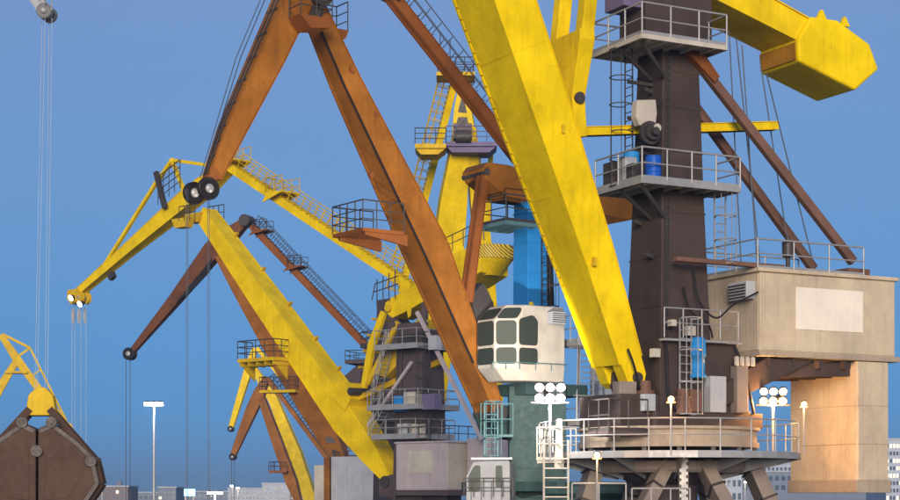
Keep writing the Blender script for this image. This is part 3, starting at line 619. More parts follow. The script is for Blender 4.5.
# rocker with counterweight
q = [B.rz(x, y, 0.75) for x, y in ((483, 168), (487, 162), (509, 165), (560, 180), (604, 192), (604, 205), (545, 203), (508, 196), (500, 190), (486, 178))]
m = MB(); m.prism([B.L(a, -0.75, b) for a, b in q], B.v * 1.5); rock = m.build('counterweight_arm', ORA, rt, bevel=0.03)
q = [B.rz(x, y, 1.25) for x, y in ((590, 193), (633, 198), (640, 208), (632, 220), (602, 214), (590, 206))]
m = MB(); m.prism([B.L(a, -1.25, b) for a, b in q], B.v * 2.5); m.build('counterweight', ORA, rt, bevel=0.04)
m = MB(); q = B.p(487, 172, 0.8); m.lathe(q - B.v * 1.65, B.v, [(0, 0.08), (0, 0.13), (1.7, 0.13), (1.7, 0.08)], 14); m.build('rocker_pin', STD, rock)
lk = B.girder('push_link', [(483, 176, 0.34, 0.32), (466, 302, 0.40, 0.34)], ORAD, 0.55, bands=0)
# boom
bm = B.girder('boom', [(312, 6, 0.80, 0.62), (346, 84, 1.0, 0.82), (426, 250, 1.5, 1.25), (470, 360, 1.45, 0.75), (490, 412, 1.3, 0.5)], ORA, bands=3.5)
m = MB(); q = B.p(490, 414); m.lathe(q - B.v * 0.85, B.v, [(0, 0.18), (0, 0.28), (1.7, 0.28), (1.7, 0.18)], 18); m.build('foot_pin', STD, bm)
bk = MB()
for ww in (-0.62, 0.50): bk.prism([B.p(490, 414) + B.v * ww + B.u * x + Z * z_ for x, z_ in ((0.3, 0.2), (0.3, -0.3), (0.0, -0.9), (-1.6, -1.1), (-1.2, 0.3), (-0.1, 0.35))], B.v * 0.12)
bk.build('boom_bracket', TEA, rt)
m = MB(); p0 = B.p(448, 262, 0.2); m.prism([B.p(x, y, -0.5) for x, y in ((455, 300), (468, 285), (478, 305), (482, 345), (470, 350))], B.v * 1.1); m.build('link_bracket', STD, bm)
ey = MB()
for (px, py) in ((352, 70), (376, 115), (398, 165), (371, 175)):
    q = B.p(px, py, 0.55); ey.lathe(q - B.v * 0.06, B.v, [(0, 0.05), (0, 0.11), (0.10, 0.11), (0.10, 0.05)], 10)
ey.build('lifting_eye', ORAD, bm)
# platform brackets half way up the boom, on its left side
r0, z0 = B.rz(385, 238, 0)
pf = MB(); bq = [B.L(r0 + a, b, z0) for a, b in ((-0.2, -1.2), (1.75, -1.2), (1.75, 1.1), (-0.2, 1.1))]
pf.prism(bq, Z * 0.14); 
for ww in (-1.0, 0.9): pf.prism([B.L(r0 - 0.4, ww, z0 - 0.42), B.L(r0 - 0.4, ww, z0 + 0.02), B.L(r0 + 1.6, ww, z0 + 0.02), B.L(r0 + 1.6, ww, z0 - 0.12)], B.v * 0.14)
pfo = pf.build('boom_platform', ORAD, bm); m = MB(); m.rail([p + Z * 0.14 for p in (bq[3], bq[2], bq[1], bq[0])], 1.1, 0.028, 0.6, mids=(0.33, 0.66)); m.build('boom_railing', STD, bm)
# boom head platforms
for (px, py, ww, ln) in ((305, 24, 0.75, 1.7), (333, 30, -1.0, 1.3)):
    r0, z0 = B.rz(px, py, ww); m = MB()
    m.prism([B.L(r0 + a, ww, z0 + b) for a, b in ((-0.75, 0.1), (-0.6, -0.25), (0.25, -0.38), (0.75, 0.1))], B.v * (0.9 if ww > 0 else -0.9)); m.build('head_platform', ORAD, bm)
    m = MB(); e = B.v * (0.88 if ww > 0 else -0.88); m.rail([B.L(r0 - 0.7, ww, z0 + 0.1), B.L(r0 - 0.7, ww, z0 + 0.1) + e, B.L(r0 + 0.7, ww, z0 + 0.1) + e, B.L(r0 + 0.7, ww, z0 + 0.1)], 1.15, 0.028, 0.6, mids=(0.33, 0.66)); m.build('head_railing', STD, bm)
# jib
jb = B.girder('jib', [(212, 178, 0.55, 0.50), (232, 130, 0.78, 0.80), (268, 55, 1.0, 1.05), (303, -22, 1.1, 1.2), (345, -110, 0.8, 0.8)], ORA, bands=2.6)
B.sheaves(B.p(201, 191), 0.43, (0.60, -0.60), BLK, jb, th=0.1)
m = MB(); m.sweep([(B.p(214, 172), 0.62, 0.42), (B.p(201, 191), 0.34, 0.3)], B.v); m.build('jib_nose', ORAD, jb)
m = MB(); m.path([B.p(200, 178, 0.2), B.p(250, 60, 0.2) + B.u * 0.6, B.p(290, -30, 0.2) + B.u * 0.7], 0.022); m.path([B.p(203, 178, -0.2), B.p(253, 60, -0.2) + B.u * 0.55, B.p(293, -30, -0.2) + B.u * 0.65], 0.022); m.build('jib_rope', ROPE, jb)
def edge_pipe(K, secs, par, offs, mat=STD, rad=0.035, nm='conduit'):
    for (fw, fn, du) in offs:
        m_ = MB(); pts_ = []
        for i in range(len(secs)):
            a = secs[max(i - 1, 0)]; b = secs[min(i + 1, len(secs) - 1)]; t_ = (K.p(b[0], b[1]) - K.p(a[0], a[1])).normalized(); n_ = t_.cross(K.v).normalized()
            if n_.dot(K.u) < 0: n_ = -n_
            pts_.append(K.p(secs[i][0], secs[i][1]) + K.v * fw * secs[i][2] / 2 + n_ * (fn * (secs[i][3] / 2 + du)))
        m_.path(pts_, rad); m_.build(nm, mat, par)
JS = [(212, 178, 0.55, 0.50), (232, 130, 0.78, 0.80), (268, 55, 1.0, 1.05), (303, -22, 1.1, 1.2)]
edge_pipe(B, JS, jb, ((0.3, 1, 0.06), (-0.35, 1, 0.06)))
for k in range(9):
    q, t_, n_, W_, H_ = along(B, JS, 0.12 + 0.1 * k)
    if n_.dot(B.u) < 0: n_ = -n_
    m = MB(); q = q + n_ * (H_ / 2 + 0.02); m.beam(q - B.v * W_ * 0.42, q + B.v * W_ * 0.42, 0.06, 0.08, side=n_); m.build('pipe_clamp', STD, jb)
BB_ = [(312, 6, 0.80, 0.62), (346, 84, 1.0, 0.82), (426, 250, 1.5, 1.25), (470, 360, 1.45, 0.75)]
edge_pipe(B, BB_, bm, ((1.03, 1, 0.03),), BLK, 0.045)
m = MB(); q = B.p(312, 2); m.lathe(q - B.v * 0.9, B.v, [(0, 0.2), (0, 0.38), (0.5, 0.38), (0.5, 0.3), (1.3, 0.3), (1.3, 0.38), (1.8, 0.38), (1.8, 0.2)], 20); m.build('jib_hinge', STD, jb)
m = MB(); q = B.p(300, 10); m.prism([q + B.u * x + Z * z_ - B.v * 0.5 for x, z_ in ((0.5, 0.4), (0.15, -0.5), (-0.7, -0.4), (-0.8, 0.6))], B.v * 1.0); m.build('hinge_housing', STD, jb)
for (dx, ww) in ((-8, 0.42), (-3, 0.2), (3, -0.2), (8, -0.42)):
    q = B.p(198 + dx * 0.3, 190, ww); a = q + B.u * (0.38 if dx < 0 else -0.38); B.rope([a, Vector((a.x, a.y, 9.5))], ROPE, 0.011)
# tie rod with caged walkway
B.walk_tie((380, -18), (540, 186), 0.42, 0.42, ORAD, 0, cage=0.75, stations=(), rmat=STD, r=0.022, ww=0.62)
m = MB(); q = B.p(384, -6); m.prism([q + B.u * x + Z * z_ - B.v * 0.4 for x, z_ in ((1.2, 0.9), (1.3, 0.25), (-0.5, -0.25), (-0.9, 0.5))], B.v * 0.8); m.build('tie_head', STD, rt)
# --- operator's cabin with faceted glass bay
cz0, cz1 = 10 + (HY - 380) * 71.0 / F, 10 + (HY - 303) * 71.0 / F
rA, _ = B.rz(565, 340, 2.7); rB_, _ = B.rz(518, 340, 2.7)
wA, wB2 = 2.7, 0.78
r_f = rB_ + 0.75
plan = [(rA, wB2), (rA, wA), (rB_, wA), (r_f, wA - 0.58), (r_f, wB2 + 0.12), (rB_, wB2)]
H = cz1 - cz0
def cpt(i, z, ins=0.0):
    a, b = plan[i]; cx = (rA + r_f) / 2; cy = (wA + wB2) / 2
    f = 1 - ins; return B.L(rA + (a - rA) * f, cy + (b - cy) * (1 - ins * 0.5), z)
body = MB(); lv = [(cz0, 0.16), (cz0 + 0.55, 0.0), (cz0 + H * 0.80, 0.0), (cz1 - 0.12, 0.15), (cz1, 0.19)]
vs = [];
for z_, ins in lv: vs += [cpt(i, z_, ins) for i in range(6)]
fs = []
for k in range(len(lv) - 1):
    for i in range(6): j = (i + 1) % 6; fs.append((k * 6 + i, k * 6 + j, k * 6 + 6 + j, k * 6 + 6 + i))
fs += [tuple(range(5, -1, -1)), tuple(range((len(lv) - 1) * 6, len(lv) * 6))]
body.add(vs, fs); cab = body.build('cabin', WHI, rt, bevel=0.05)
def pane(quad, mar=0.07, rad=0.16, par=cab, glass=GLS):
    c = sum(quad, Vector()) / len(quad); n = (quad[1] - quad[0]).cross(quad[2] - quad[0]).normalized()
    if n.dot(Vector((0, 0, CZ)) - c) < 0: n = -n
    q = []
    for i, p in enumerate(quad):
        a = (quad[i - 1] - p).normalized(); b = (quad[(i + 1) % len(quad)] - p).normalized(); q.append(p + (a + b) * mar)
    o_ = round_poly(q, rad); m = MB(); m.prism([p + n * 0.004 for p in o_], n * 0.014); go = m.build('window_pane', glass, par)
    fr_ = MB(); N_ = len(o_); inn = [p + n * 0.03 for p in o_]; out = [c + (p - c) * 1.035 + n * 0.03 for p in o_]
    vs = inn + out + [p - n * 0.028 for p in out] + [p - n * 0.028 for p in inn]; fs = []
    for k in range(N_):
        j = (k + 1) % N_
        for L_ in range(4): M_ = (L_ + 1) % 4; fs.append((L_ * N_ + k, L_ * N_ + j, M_ * N_ + j, M_ * N_ + k))
    fr_.add(vs, fs); fr_.build('window_seal', STD, par)
def face_pt(i, j, s_, z_, ins): return cpt(i, z_, ins).lerp(cpt(j, z_, ins), s_)
zl, zm, zh = cz0 + 0.62, cz0 + H * 0.45, cz0 + H * 0.80
# face 2-3 is the chamfer, 3-4 the front, 1-2 the long side (plan corners)
for (i, j, s0, s1) in ((2, 3, 0, 1), (3, 4, 0, 1)):
    pane([face_pt(i, j, s0, zl, 0), face_pt(i, j, s1, zl, 0), face_pt(i, j, s1, zm, 0), face_pt(i, j, s0, zm, 0)])
    pane([face_pt(i, j, s0, zm, 0), face_pt(i, j, s1, zm, 0), face_pt(i, j, s1, zh, 0), face_pt(i, j, s0, zh, 0)])
    pane([face_pt(i, j, s0, zh, 0), face_pt(i, j, s1, zh, 0), face_pt(i, j, s1, cz1 - 0.12, 0.15), face_pt(i, j, s0, cz1 - 0.12, 0.15)], 0.05)
sA = 1 - 1.05 / (rB_ - rA)
pane([face_pt(1, 2, sA, zl, 0), face_pt(1, 2, 1, zl, 0), face_pt(1, 2, 1, zm, 0), face_pt(1, 2, sA, zm, 0)])
pane([face_pt(1, 2, sA, zm, 0), face_pt(1, 2, 1, zm, 0), face_pt(1, 2, 1, zh + 0.05, 0), face_pt(1, 2, sA + 0.12, zh + 0.25, 0), face_pt(1, 2, sA, zh, 0)])
m = MB(); q = B.L(rA + 0.25, wA + 0.02, cz1 - 0.75); m.prism([q, q + B.u * 0.7, q + B.u * 0.7 + Z * 0.5, q + Z * 0.5], B.v * 0.35); ac = m.build('air_conditioner', GRY, cab, bevel=0.02)
m = MB()
for k in range(5): m.beam(q + B.v * 0.36 + Z * (0.08 + k * 0.085), q + B.v * 0.36 + B.u * 0.7 + Z * (0.08 + k * 0.085), 0.03, 0.03)
m.build('grille', STD, ac) if False else m.build('grille', STD, cab)
m = MB(); m.lathe(B.L(rA + 1.0, 1.7, cz1), Z, [(0, 0.12), (0.1, 0.12), (0.25, 0.08)], 12); m.build('roof_lamp', YEL, cab)
m = MB(); z_ = cz0 + 0.45; m.rail([cpt(1, z_, 0) + B.v * 0.12, cpt(2, z_, 0) + B.v * 0.12, cpt(3, z_, 0) + B.u * 0.12], 0.28, 0.02, 0.7, mids=()); m.build('grab_bar', LTB, cab)
B.block('cabin_bracket', TEA, rA - 1.8, rA + 1.5, 0.0, 2.0, cz0 - 0.5, cz0 - 0.01)
# walkway, stairs and rails behind the cabin, toward the machinery house
B.platform([(-0.8, 0.7), (-0.8, 2.3), (-3.6, 2.3), (-3.6, 0.7)], B.zy(345), (0, 1, 2), STE, STE, name='cabin_walkway', step=0.6)
B.platform([(-0.8, 0.2), (-0.8, 2.2), (-4.6, 2.2), (-4.6, 0.2)], B.zy(424), (0, 1, 2), STE, STE, name='stair_landing', step=0.8)
m = MB(); m.ladder(B.L(-1.4, 2.0, B.zy(424)), B.L(-2.0, 1.4, B.zy(345)), B.u, width=0.8, r=0.035, step=0.25); m.build('stair', STE, rt)
m = MB(); m.rail([B.L(-0.9, 2.05, B.zy(424)), B.L(-1.5, 1.45, B.zy(345))], 1.0, 0.03, 0.5); m.build('stair_rail', STE, rt)
hb = B.block('machinery_house', GRY, -4.8, -10.0, -1.8, 1.8, 12.6, 16.0, bevel=0.03)
B.cladding(hb, 'r', -4.86, -9.94, 1.8, 12.7, 15.9, 0.9, GRY)
# teal caged ladder and small grey cabin low on the portal
cl = MB(); q = P(491, 456, 71.0); cl.ladder(Vector((q.x, q.y, CZ + (HY - 456) * 71 / F)), Vector((q.x, q.y, CZ + (HY - 402) * 71 / F)), Vector((1, 0.2, 0)), Vector((0.2, -1, 0)), 0.55, 0.028, 0.28, hoop=0.7, hr=0.36); cl.build('teal_ladder', LTB, rt)
a = P(486, 432, 71.6); m = MB(); m.prism([P(x, 437, d) for x, d in ((481, 71.3), (513, 71.3), (513, 72.6), (481, 72.6))], Z * 0.1); lo = m.build('ladder_platform', LTB, rt)
m = MB(); m.rail([P(513, 437, 71.3) + Z * 0.1, P(481, 437, 71.3) + Z * 0.1, P(481, 437, 72.6) + Z * 0.1], 1.25, 0.03, 0.5); m.build('railing', LTB, lo)
m = MB(); dC = 70.5
outl = [(466, 500), (466, 476), (473, 462), (508, 459), (510, 463), (510, 500)]
pts = [P(x, y, dC) for x, y in outl]; pts[0].z = pts[-1].z = 7.9; m.prism(pts, Vector((0.3, 1.9, 0))); lc = m.build('portal_cabin', GRD, rt, bevel=0.04)
pane([P(x, y, dC - 0.001) for x, y in ((468, 492), (468, 477), (474, 465), (481, 465), (481, 492))], 0.03, 0.1, lc)
pane([P(x, y, dC - 0.001) for x, y in ((495, 488), (495, 465), (503, 465), (503, 488))], 0.03, 0.08, lc)
m = MB(); m.prism([P(x, 460, d) + Z * 0.02 for x, d in ((471, 70.3), (512, 70.3), (512, 72.6), (471, 72.6))], Z * 0.07); m.build('cabin_roof', STE, lc)
m = MB(); m.rail([P(464, 497, 70.1), P(513, 497, 70.1)], 0.75, 0.028, 0.4); m.build('cabin_railing', STD, lc)
m = MB(); m.box((P(466, 500, 70.5).x, 70.4, 0), (P(510, 500, 70.5).x, 72.3, 7.95)); m.build('cabin_support', TEA, lc)

# ================================================================== CRANE C: yellow boom, centre
C = Crane('yellow crane with long box boom and drooping jib beside the orange boom', 420, 120, 40)
rt = C.root
C.portal(TEA, 9.4, 4.5, 5.5, R(-20))
tz0, tz1 = C.zy(500), C.zy(324)
m = MB(); m.sweep([(C.L(0, 0, 9.3), 2.75, 2.7), (C.L(0, 0, tz1), 2.25, 2.2)], C.v); tow = m.build('tower', GRYT, rt, bevel=0.04)
m = MB()
for py in (336, 362, 385, 425): zz = C.zy(py); W = 2.25 + 0.5 * (tz1 - zz) / (tz1 - 9.3) + 0.03; m.sweep([(C.L(0, 0, zz), W, W - 0.05), (C.L(0, 0, zz + 0.07), W, W - 0.05)], C.v)
m.build('weld_band', GRYT, tow)
for (py, r0, r1, w0, w1) in ((348, 2.2, -1.6, -1.8, 2.2), (408, 2.6, -2.0, -1.8, 2.5), (437, 2.4, -1.6, -1.8, 2.3)):
    C.platform([(r0, w0), (r0, w1), (r1, w1), (r1, w0)], C.zy(py), (3, 0, 1, 2, 3), STE, STE, name='tower_platform', r=0.03, fascia=0.25)
for (px, py, s1, mt) in ((409, 400, 1.0, WHI), (428, 402, 1.1, PUR), (398, 404, 0.8, BLU)):
    q = C.p(px, py, 2.0); m = MB(); m.prism([q - C.u * s1 / 2 - Z * 0.5, q + C.u * s1 / 2 - Z * 0.5, q + C.u * s1 / 2 + Z * 0.55, q - C.u * s1 / 2 + Z * 0.55], -C.v * 0.8); m.build('equipment_cabinet', mt, rt, bevel=0.02)
for ww in (1.45, -1.45):
    m = MB(); m.beam(C.p(417, 312, ww), C.p(482, 440, ww), 0.2, 0.24, side=C.v); m.build('raking_stay', GRYT if ww < 0 else PNK, rt)
    m = MB(); m.beam(C.p(412, 362, ww), C.p(368, 426, ww), 0.18, 0.2, side=C.v); m.build('front_stay', PNK, rt)
m = MB(); m.ladder(C.L(-1.7, 1.2, C.zy(440)), C.L(-1.6, 1.2, C.zy(335)), C.u, C.v, 0.5, 0.03, 0.35, hoop=1.0, hr=0.45); m.build('tower_ladder', STD, rt)
for (pa, pb, wa) in ((345, 405, 2.35), (408, 436, 2.6)):
    m = MB(); a = C.L(2.6, wa - 0.6, C.zy(pb)); b = C.L(1.2, wa - 0.6, C.zy(pa)); m.ladder(a, b, C.v, width=0.7, r=0.035, step=0.32); m.rail([a + C.v * 0.4, b + C.v * 0.4], 1.0, 0.03, 0.8); m.build('stair_flight', STE, rt)
for (rr, w0) in ((1.45, 0.8), (1.45, 0.5), (0.9, 1.5), (0.5, 1.5)):
    m = MB(); m.path([C.L(rr, w0, 9.6), C.L(rr * 0.9, w0 * 0.92, C.zy(330))], 0.06); m.build('conduit', STD, tow)
for (px, py, s1, mt) in ((402, 431, 0.9, GRY), (416, 431, 0.8, WHI), (432, 343, 0.7, GRY), (405, 341, 0.9, STD)):
    q = C.p(px, py, 1.9); m = MB(); m.prism([q - C.u * s1 / 2 - Z * 0.45, q + C.u * s1 / 2 - Z * 0.45, q + C.u * s1 / 2 + Z * 0.5, q - C.u * s1 / 2 + Z * 0.5], -C.v * 0.6); m.build('equipment_cabinet', mt, rt, bevel=0.02)
# rocker arm and striped counterweight
q = [C.rz(x, y, 1.1) for x, y in ((385, 303), (392, 297), (440, 272), (452, 262), (452, 285), (405, 312), (392, 318), (386, 313))]
m = MB(); m.prism([C.L(a, -1.1, b) for a, b in q], C.v * 2.2); rk = m.build('counterweight_arm', YEL, rt, bevel=0.04)
m = MB(); q = C.p(388, 308, 1.25); m.lathe(q - C.v * 2.6, C.v, [(0, 0.12), (0, 0.26), (2.7, 0.26), (2.7, 0.12)], 16); m.build('rocker_pin', YELD, rk)
m = MB(); m.prism([C.p(x, y, 1.12) for x, y in ((407, 305), (412, 304), (411, 316), (409, 318))], C.v * 0.1); m.build('oil_spout', YEL, rk)
q = [C.rz(x, y, 1.5) for x, y in ((438, 275), (446, 258), (476, 243), (480, 252), (480, 272), (452, 290), (442, 290))]
m = MB(); m.prism([C.L(a, -1.5, b) for a, b in q], C.v * 3.0); cwo = m.build('counterweight', YEL, rt, bevel=0.05)
r2, z2 = C.rz(480, 243, 1.5); 
def half_round(levels, mat, nm, par):
    """rounded rear end: half-circle plans stacked by height"""
    m = MB(); vs = []; fs = []; K_ = 13
    for (z_, rad, back) in levels:
        for k in range(K_): a = math.pi * k / (K_ - 1); vs.append(C.L(r2 + 0.5 - math.sin(a) * back, math.cos(a) * rad, z_))
    for i in range(len(levels) - 1):
        for k in range(K_): j_ = (k + 1) % K_; fs.append((i * K_ + k, i * K_ + j_, (i + 1) * K_ + j_, (i + 1) * K_ + k))
    fs += [tuple(range(K_ - 1, -1, -1)), tuple(range((len(levels) - 1) * K_, len(levels) * K_))]
    m.add(vs, fs); return m.build(nm, mat, par)
half_round([(z2 - 0.95, 1.62, 1.75), (z2 - 0.25, 1.70, 1.85), (z2 - 0.05, 1.60, 1.70)], HAZ, 'striped_end', cwo)
half_round([(z2 - 2.0, 0.9, 0.7), (z2 - 1.3, 1.4, 1.35), (z2 - 0.955, 1.58, 1.68)], YEL, 'tapered_end', cwo)
m = MB(); m.rail([C.p(442, 256, 1.3), C.p(474, 241, 1.3)], 1.1, 0.035, 0.9); m.build('counterweight_railing', STD, cwo)
C.sheaves(C.p(487, 297), 0.62, (0.6,), YELD, rk, 'rope_sheave')
m = MB(); m.beam(C.p(470, 285, 0.6), C.p(488, 298, 0.6), 0.4, 0.3, side=C.v); m.build('sheave_bracket', YELD, rk)
# upper head structure of the tower
m = MB()
for ww in (-0.9, 0.9):
    m.beam(C.L(1.5, ww, tz1 - 0.2), C.p(392, 308, ww), 0.3, 0.4, side=C.v); m.beam(C.L(-1.2, ww, tz1 - 0.2), C.p(425, 285, ww), 0.3, 0.4, side=C.v)
m.build('tower_head', GRYT, rt)
m = MB(); q = [C.rz(x, y, 0.9) for x, y in ((372, 372), (400, 340), (418, 318), (428, 320), (415, 345), (385, 378))]
m.prism([C.L(a, -0.9, b) for a, b in q], C.v * 1.8); m.build('luffing_housing', YELD, rt, bevel=0.04)
# connecting rods
for ww in (-1.0, 1.0):
    C.girder('push_link', [(384, 312, 0.32, 0.42), (372, 345, 0.36, 0.55), (364, 388, 0.32, 0.42)], YEL, ww, bands=0, flange=False)
    C.girder('link_brace', [(398, 322, 0.26, 0.34), (368, 384, 0.26, 0.34)], YELD, ww * 0.9, bands=0, flange=False)
m = MB(); 
for k in range(4): a = C.p(382 - k * 4.5, 320 + k * 16, 0); m.tube(a - C.v, a + C.v, 0.09)
m.build('link_spreader', YELD, rt)
C.girder('luffing_rack', [(360, 398, 0.4, 0.34), (440, 362, 0.4, 0.34)], YELD, 0, bands=0)
# boom
bm = C.girder('boom', [(206, 214, 1.3, 1.1), (262, 293, 1.75, 1.55), (318, 372, 1.9, 1.9), (352, 420, 1.9, 2.2), (378, 456, 1.6, 1.5), (393, 480, 1.1, 0.7)], YEL, bands=3.6)
m = MB(); q = C.p(362, 392, 0); m.lathe(q - C.v * 1.25, C.v, [(0, 0.14), (0, 0.26), (2.5, 0.26), (2.5, 0.14)], 18); m.build('link_pin', STD, bm)
m = MB(); m.prism([C.p(x, y, -1.1) for x, y in ((352, 398), (356, 385), (366, 384), (372, 400), (366, 412))], C.v * 2.2); m.build('link_lug', YEL, bm)
m = MB()
CB = [(206, 214, 1.3, 1.1), (262, 293, 1.75, 1.55), (318, 372, 1.9, 1.9), (352, 420, 1.9, 2.2)]
for k in range(6):
    q, t_, n_, W_, H_ = along(C, CB, 0.12 + 0.15 * k)
    if n_.z < 0: n_ = -n_
    q = q + n_ * (H_ / 2 - 0.03) - C.v * (W_ / 2 - 0.2); m.beam(q, q + n_ * 0.4, 0.3, 0.12, side=C.v)
m.build('lifting_lug', YELD, bm)
r0, z0 = C.rz(263, 362, 1.65); m = MB()
bq = [C.L(r0 + a, b, z0) for a, b in ((1.9, 0.9), (1.9, 2.4), (-1.9, 2.4), (-1.9, 0.9))]
m.prism(bq, Z * 0.25)
for k in range(5): m.beam(C.L(r0 + 1.7 - k * 0.85, 0.6, z0 - 0.15), C.L(r0 + 1.7 - k * 0.85, 2.3, z0 - 0.15), 0.12, 0.3, side=C.u)
for k in (1.7, -1.7): m.prism([C.L(r0 + k, 0.8, z0 - 1.3), C.L(r0 + k, 0.8, z0), C.L(r0 + k, 2.3, z0)], C.u * 0.14)
m.build('boom_platform', YELD, bm); m = MB(); m.rail([bq[0] + Z * .25, bq[1] + Z * .25, bq[2] + Z * .25, bq[3] + Z * .25], 1.3, 0.04, 0.9, mids=(0.33, 0.66)); m.build('boom_railing', STD, bm)
m = MB(); q = C.p(393, 482, 0); m.lathe(q - C.v * 0.9, C.v, [(0, 0.25), (0, 0.42), (1.8, 0.42), (1.8, 0.25)], 18); m.build('foot_pin', STD, bm)
bk = MB()
for ww in (-0.8, 0.65): bk.prism([C.p(393, 482) + C.v * ww + C.u * x + Z * z_ for x, z_ in ((0.6, 0.2), (0.6, -1.0), (-5.5, -1.4), (-5.5, -0.5), (-0.5, 0.5))], C.v * 0.15)
bk.build('boom_bracket', GRYT, rt)
# jib, extending behind the hinge to the tie
jb = C.girder('jib', [(80, 292, 0.6, 0.55), (130, 249, 0.8, 0.85), (186, 202, 1.1, 1.35), (206, 186, 1.1, 1.3), (230, 167, 0.8, 0.7)], YEL, bands=3.2)
m = MB()
for ww in (-0.55, 0.55):
    m.beam(C.p(172, 160, ww), C.p(186, 196, ww), 0.26, 0.26, side=C.v); m.beam(C.p(172, 160, ww), C.p(158, 181, ww), 0.26, 0.26, side=C.v); m.beam(C.p(172, 160, ww), C.p(214, 166, ww), 0.24, 0.24, side=C.v)
m.beam(C.p(172, 160, -0.7), C.p(172, 160, 0.7), 0.3, 0.3)
m.build('king_post', YEL, jb)
m = MB(); m.beam(C.p(158, 180, 0), C.p(101, 271, 0), 0.26, 0.26, side=C.v); m.build('jib_stay', YEL, jb)
m = MB()
for ww in (-0.9, 0.9):
    m.beam(C.p(156, 172, ww), C.p(165, 208, ww), 0.32, 0.35, side=C.v); m.rail([C.p(158, 205, ww), C.p(180, 188, ww)], 2.2, 0.04, 0.7, mids=(0.25, 0.5, 0.75))
m.build('ladder_screen', STD, jb)
m = MB()
for (px, py, ww) in ((187, 224, 1.2), (216, 224, -1.2), (200, 219, 0.2)):
    q = C.p(px, py, ww); m.prism([q + C.u * x + Z * z_ for x, z_ in ((0.9, 0.35), (0.5, -0.35), (-0.6, -0.35), (-0.9, 0.35))], C.v * 0.8)
m.build('hinge_platform', YELD, jb)
m = MB()
for (px, py, ww) in ((187, 220, 2.0), (216, 220, -1.2)): q = C.p(px, py, ww); m.rail([q - C.u * 0.9, q + C.u * 0.9], 1.1, 0.04, 0.6)
m.build('hinge_railing', STD, jb)
C.sheaves(C.p(83, 298), 0.5, (0.35, -0.35), YELD, jb)
m = MB(); q = C.p(78, 296); m.prism([q + C.u * x + Z * z_ - C.v * 0.6 for x, z_ in ((0.6, 0.5), (0.7, -0.2), (0.2, -0.7), (-0.8, -0.5), (-0.7, 0.5))], C.v * 1.2); m.build('jib_nose', YELD, jb)
m = MB(); m.beam(C.p(110, 278, 0.3), C.p(114, 274, 0.3), 0.4, 0.5, side=C.v); m.build('rope_guide', STD, jb)
m = MB(); m.path([C.p(80, 286, 0.2), C.p(160, 212, 0.2)], 0.03); m.build('jib_rope', ROPE, jb)
for (x, y, ww) in ((71, 298, 0.9), (80, 304, 0.9)):
    q = C.p(x, y, ww); m = MB(); m.lathe(q, (C.v - Z * 0.5), [(-0.3, 0.15), (0, 0.30), (0.03, 0.26)], 16); fl = m.build('jib_floodlight', STD, jb)
    m = MB(); m.lathe(q + (C.v - Z * 0.5).normalized() * 0.035, (C.v - Z * 0.5), [(0, 0.25), (0.03, 0.2)], 16); m.build('jib_lamp_lens', LWA, jb)
for k, x in enumerate((72, 75, 81, 86)):
    q = C.p(x, 302, -0.4 + 0.27 * k); C.rope([q, Vector((q.x, q.y, 9.8))], ROPEL, 0.028)
for x in (73, 79, 85):
    q = C.p(x, 318, 0.1); m = MB(); m.sweep([(q + Z * 0.8, 0.10, 0.10), (q + Z * 0.3, 0.22, 0.2), (q, 0.22, 0.2), (q - Z * 0.5, 0.08, 0.08)], C.v); m.build('rope_socket', GRY, rt)
C.walk_tie((222, 161), (412, 287), 0.55, 0.6, YEL, 0, cage=0.95, stations=((0.06, 1), (0.33, 1)), rmat=YELD, r=0.036, ww=0.9)
m = MB(); q = C.p(385, 292); hp = [C.L(C.rz(383, 296)[0] + a, b, C.rz(383, 296)[1] + 0.2) for a, b in ((0.8, -1.5), (0.8, 1.5), (-0.8, 1.5))]
for k in range(4):
    a = C.p(377 + k * 6, 298 - k * 3, 1.5); m.tube(a - Z * 0.6, a + Z * 1.3, 0.04)
m.path([C.p(375, 284, 1.5), C.p(398, 276, 1.5)], 0.04); m.path([C.p(372, 300, 1.5), C.p(375, 284, 1.5)], 0.04); m.path([C.p(374, 292, 1.5), C.p(398, 284, 1.5)], 0.04)
m.build('arm_railing', STD, rt)
# machinery house with ribbed sheets and cabin at its rear
r0, _ = C.rz(396, 470, 2.2); r1, _ = C.rz(447, 470, 2.2)
hz1, hz0 = C.zy(443) - 0.1, C.zy(489) - 0.1
ho = C.block('machinery_house', PNK, r0, r1, -3.2, 2.2, hz0, hz1, bevel=0.04)
C.cladding(ho, 'r', r0 - 0.05, r1 + 0.05, 2.2, hz0 + 0.08, hz1 - 0.08, 0.72, PNK)
C.cladding(ho, 'w', 2.15, -3.15, r1, hz0 + 0.08, hz1 - 0.08, 0.9, WHI, out=-1)
ra, za = C.rz(409, 451, 2.2); rb, zb3 = C.rz(433, 473, 2.2)
m = MB(); m.prism([C.L(ra, 2.24, zb3), C.L(rb, 2.24, zb3), C.L(rb, 2.24, za), C.L(ra, 2.24, za)], C.v * 0.03); m.build('pale_panel', WHI, ho)
C.block('floor_flange', GRYT, r0 + 0.15, r1 - 0.15, -3.3, 2.32, hz0 - 0.35, hz0 - 0.02, ho)
C.block('house_roof', PNK, r0 + 0.1, r1 - 0.1, -3.28, 2.28, hz1 + 0.0, hz1 + 0.12, ho)
m = MB(); m.rail([C.L(r0, 2.0, hz1 + 0.12), C.L(r1, 2.0, hz1 + 0.12), C.L(r1, -3.0, hz1 + 0.12)], 1.0, 0.035, 1.0); m.build('roof_railing', STD, ho)
C.block('rear_ballast', PNK, r1 - 0.4, r1 - 2.4, -3.4, 0.6, hz0 - 0.2, hz1 + 0.3)

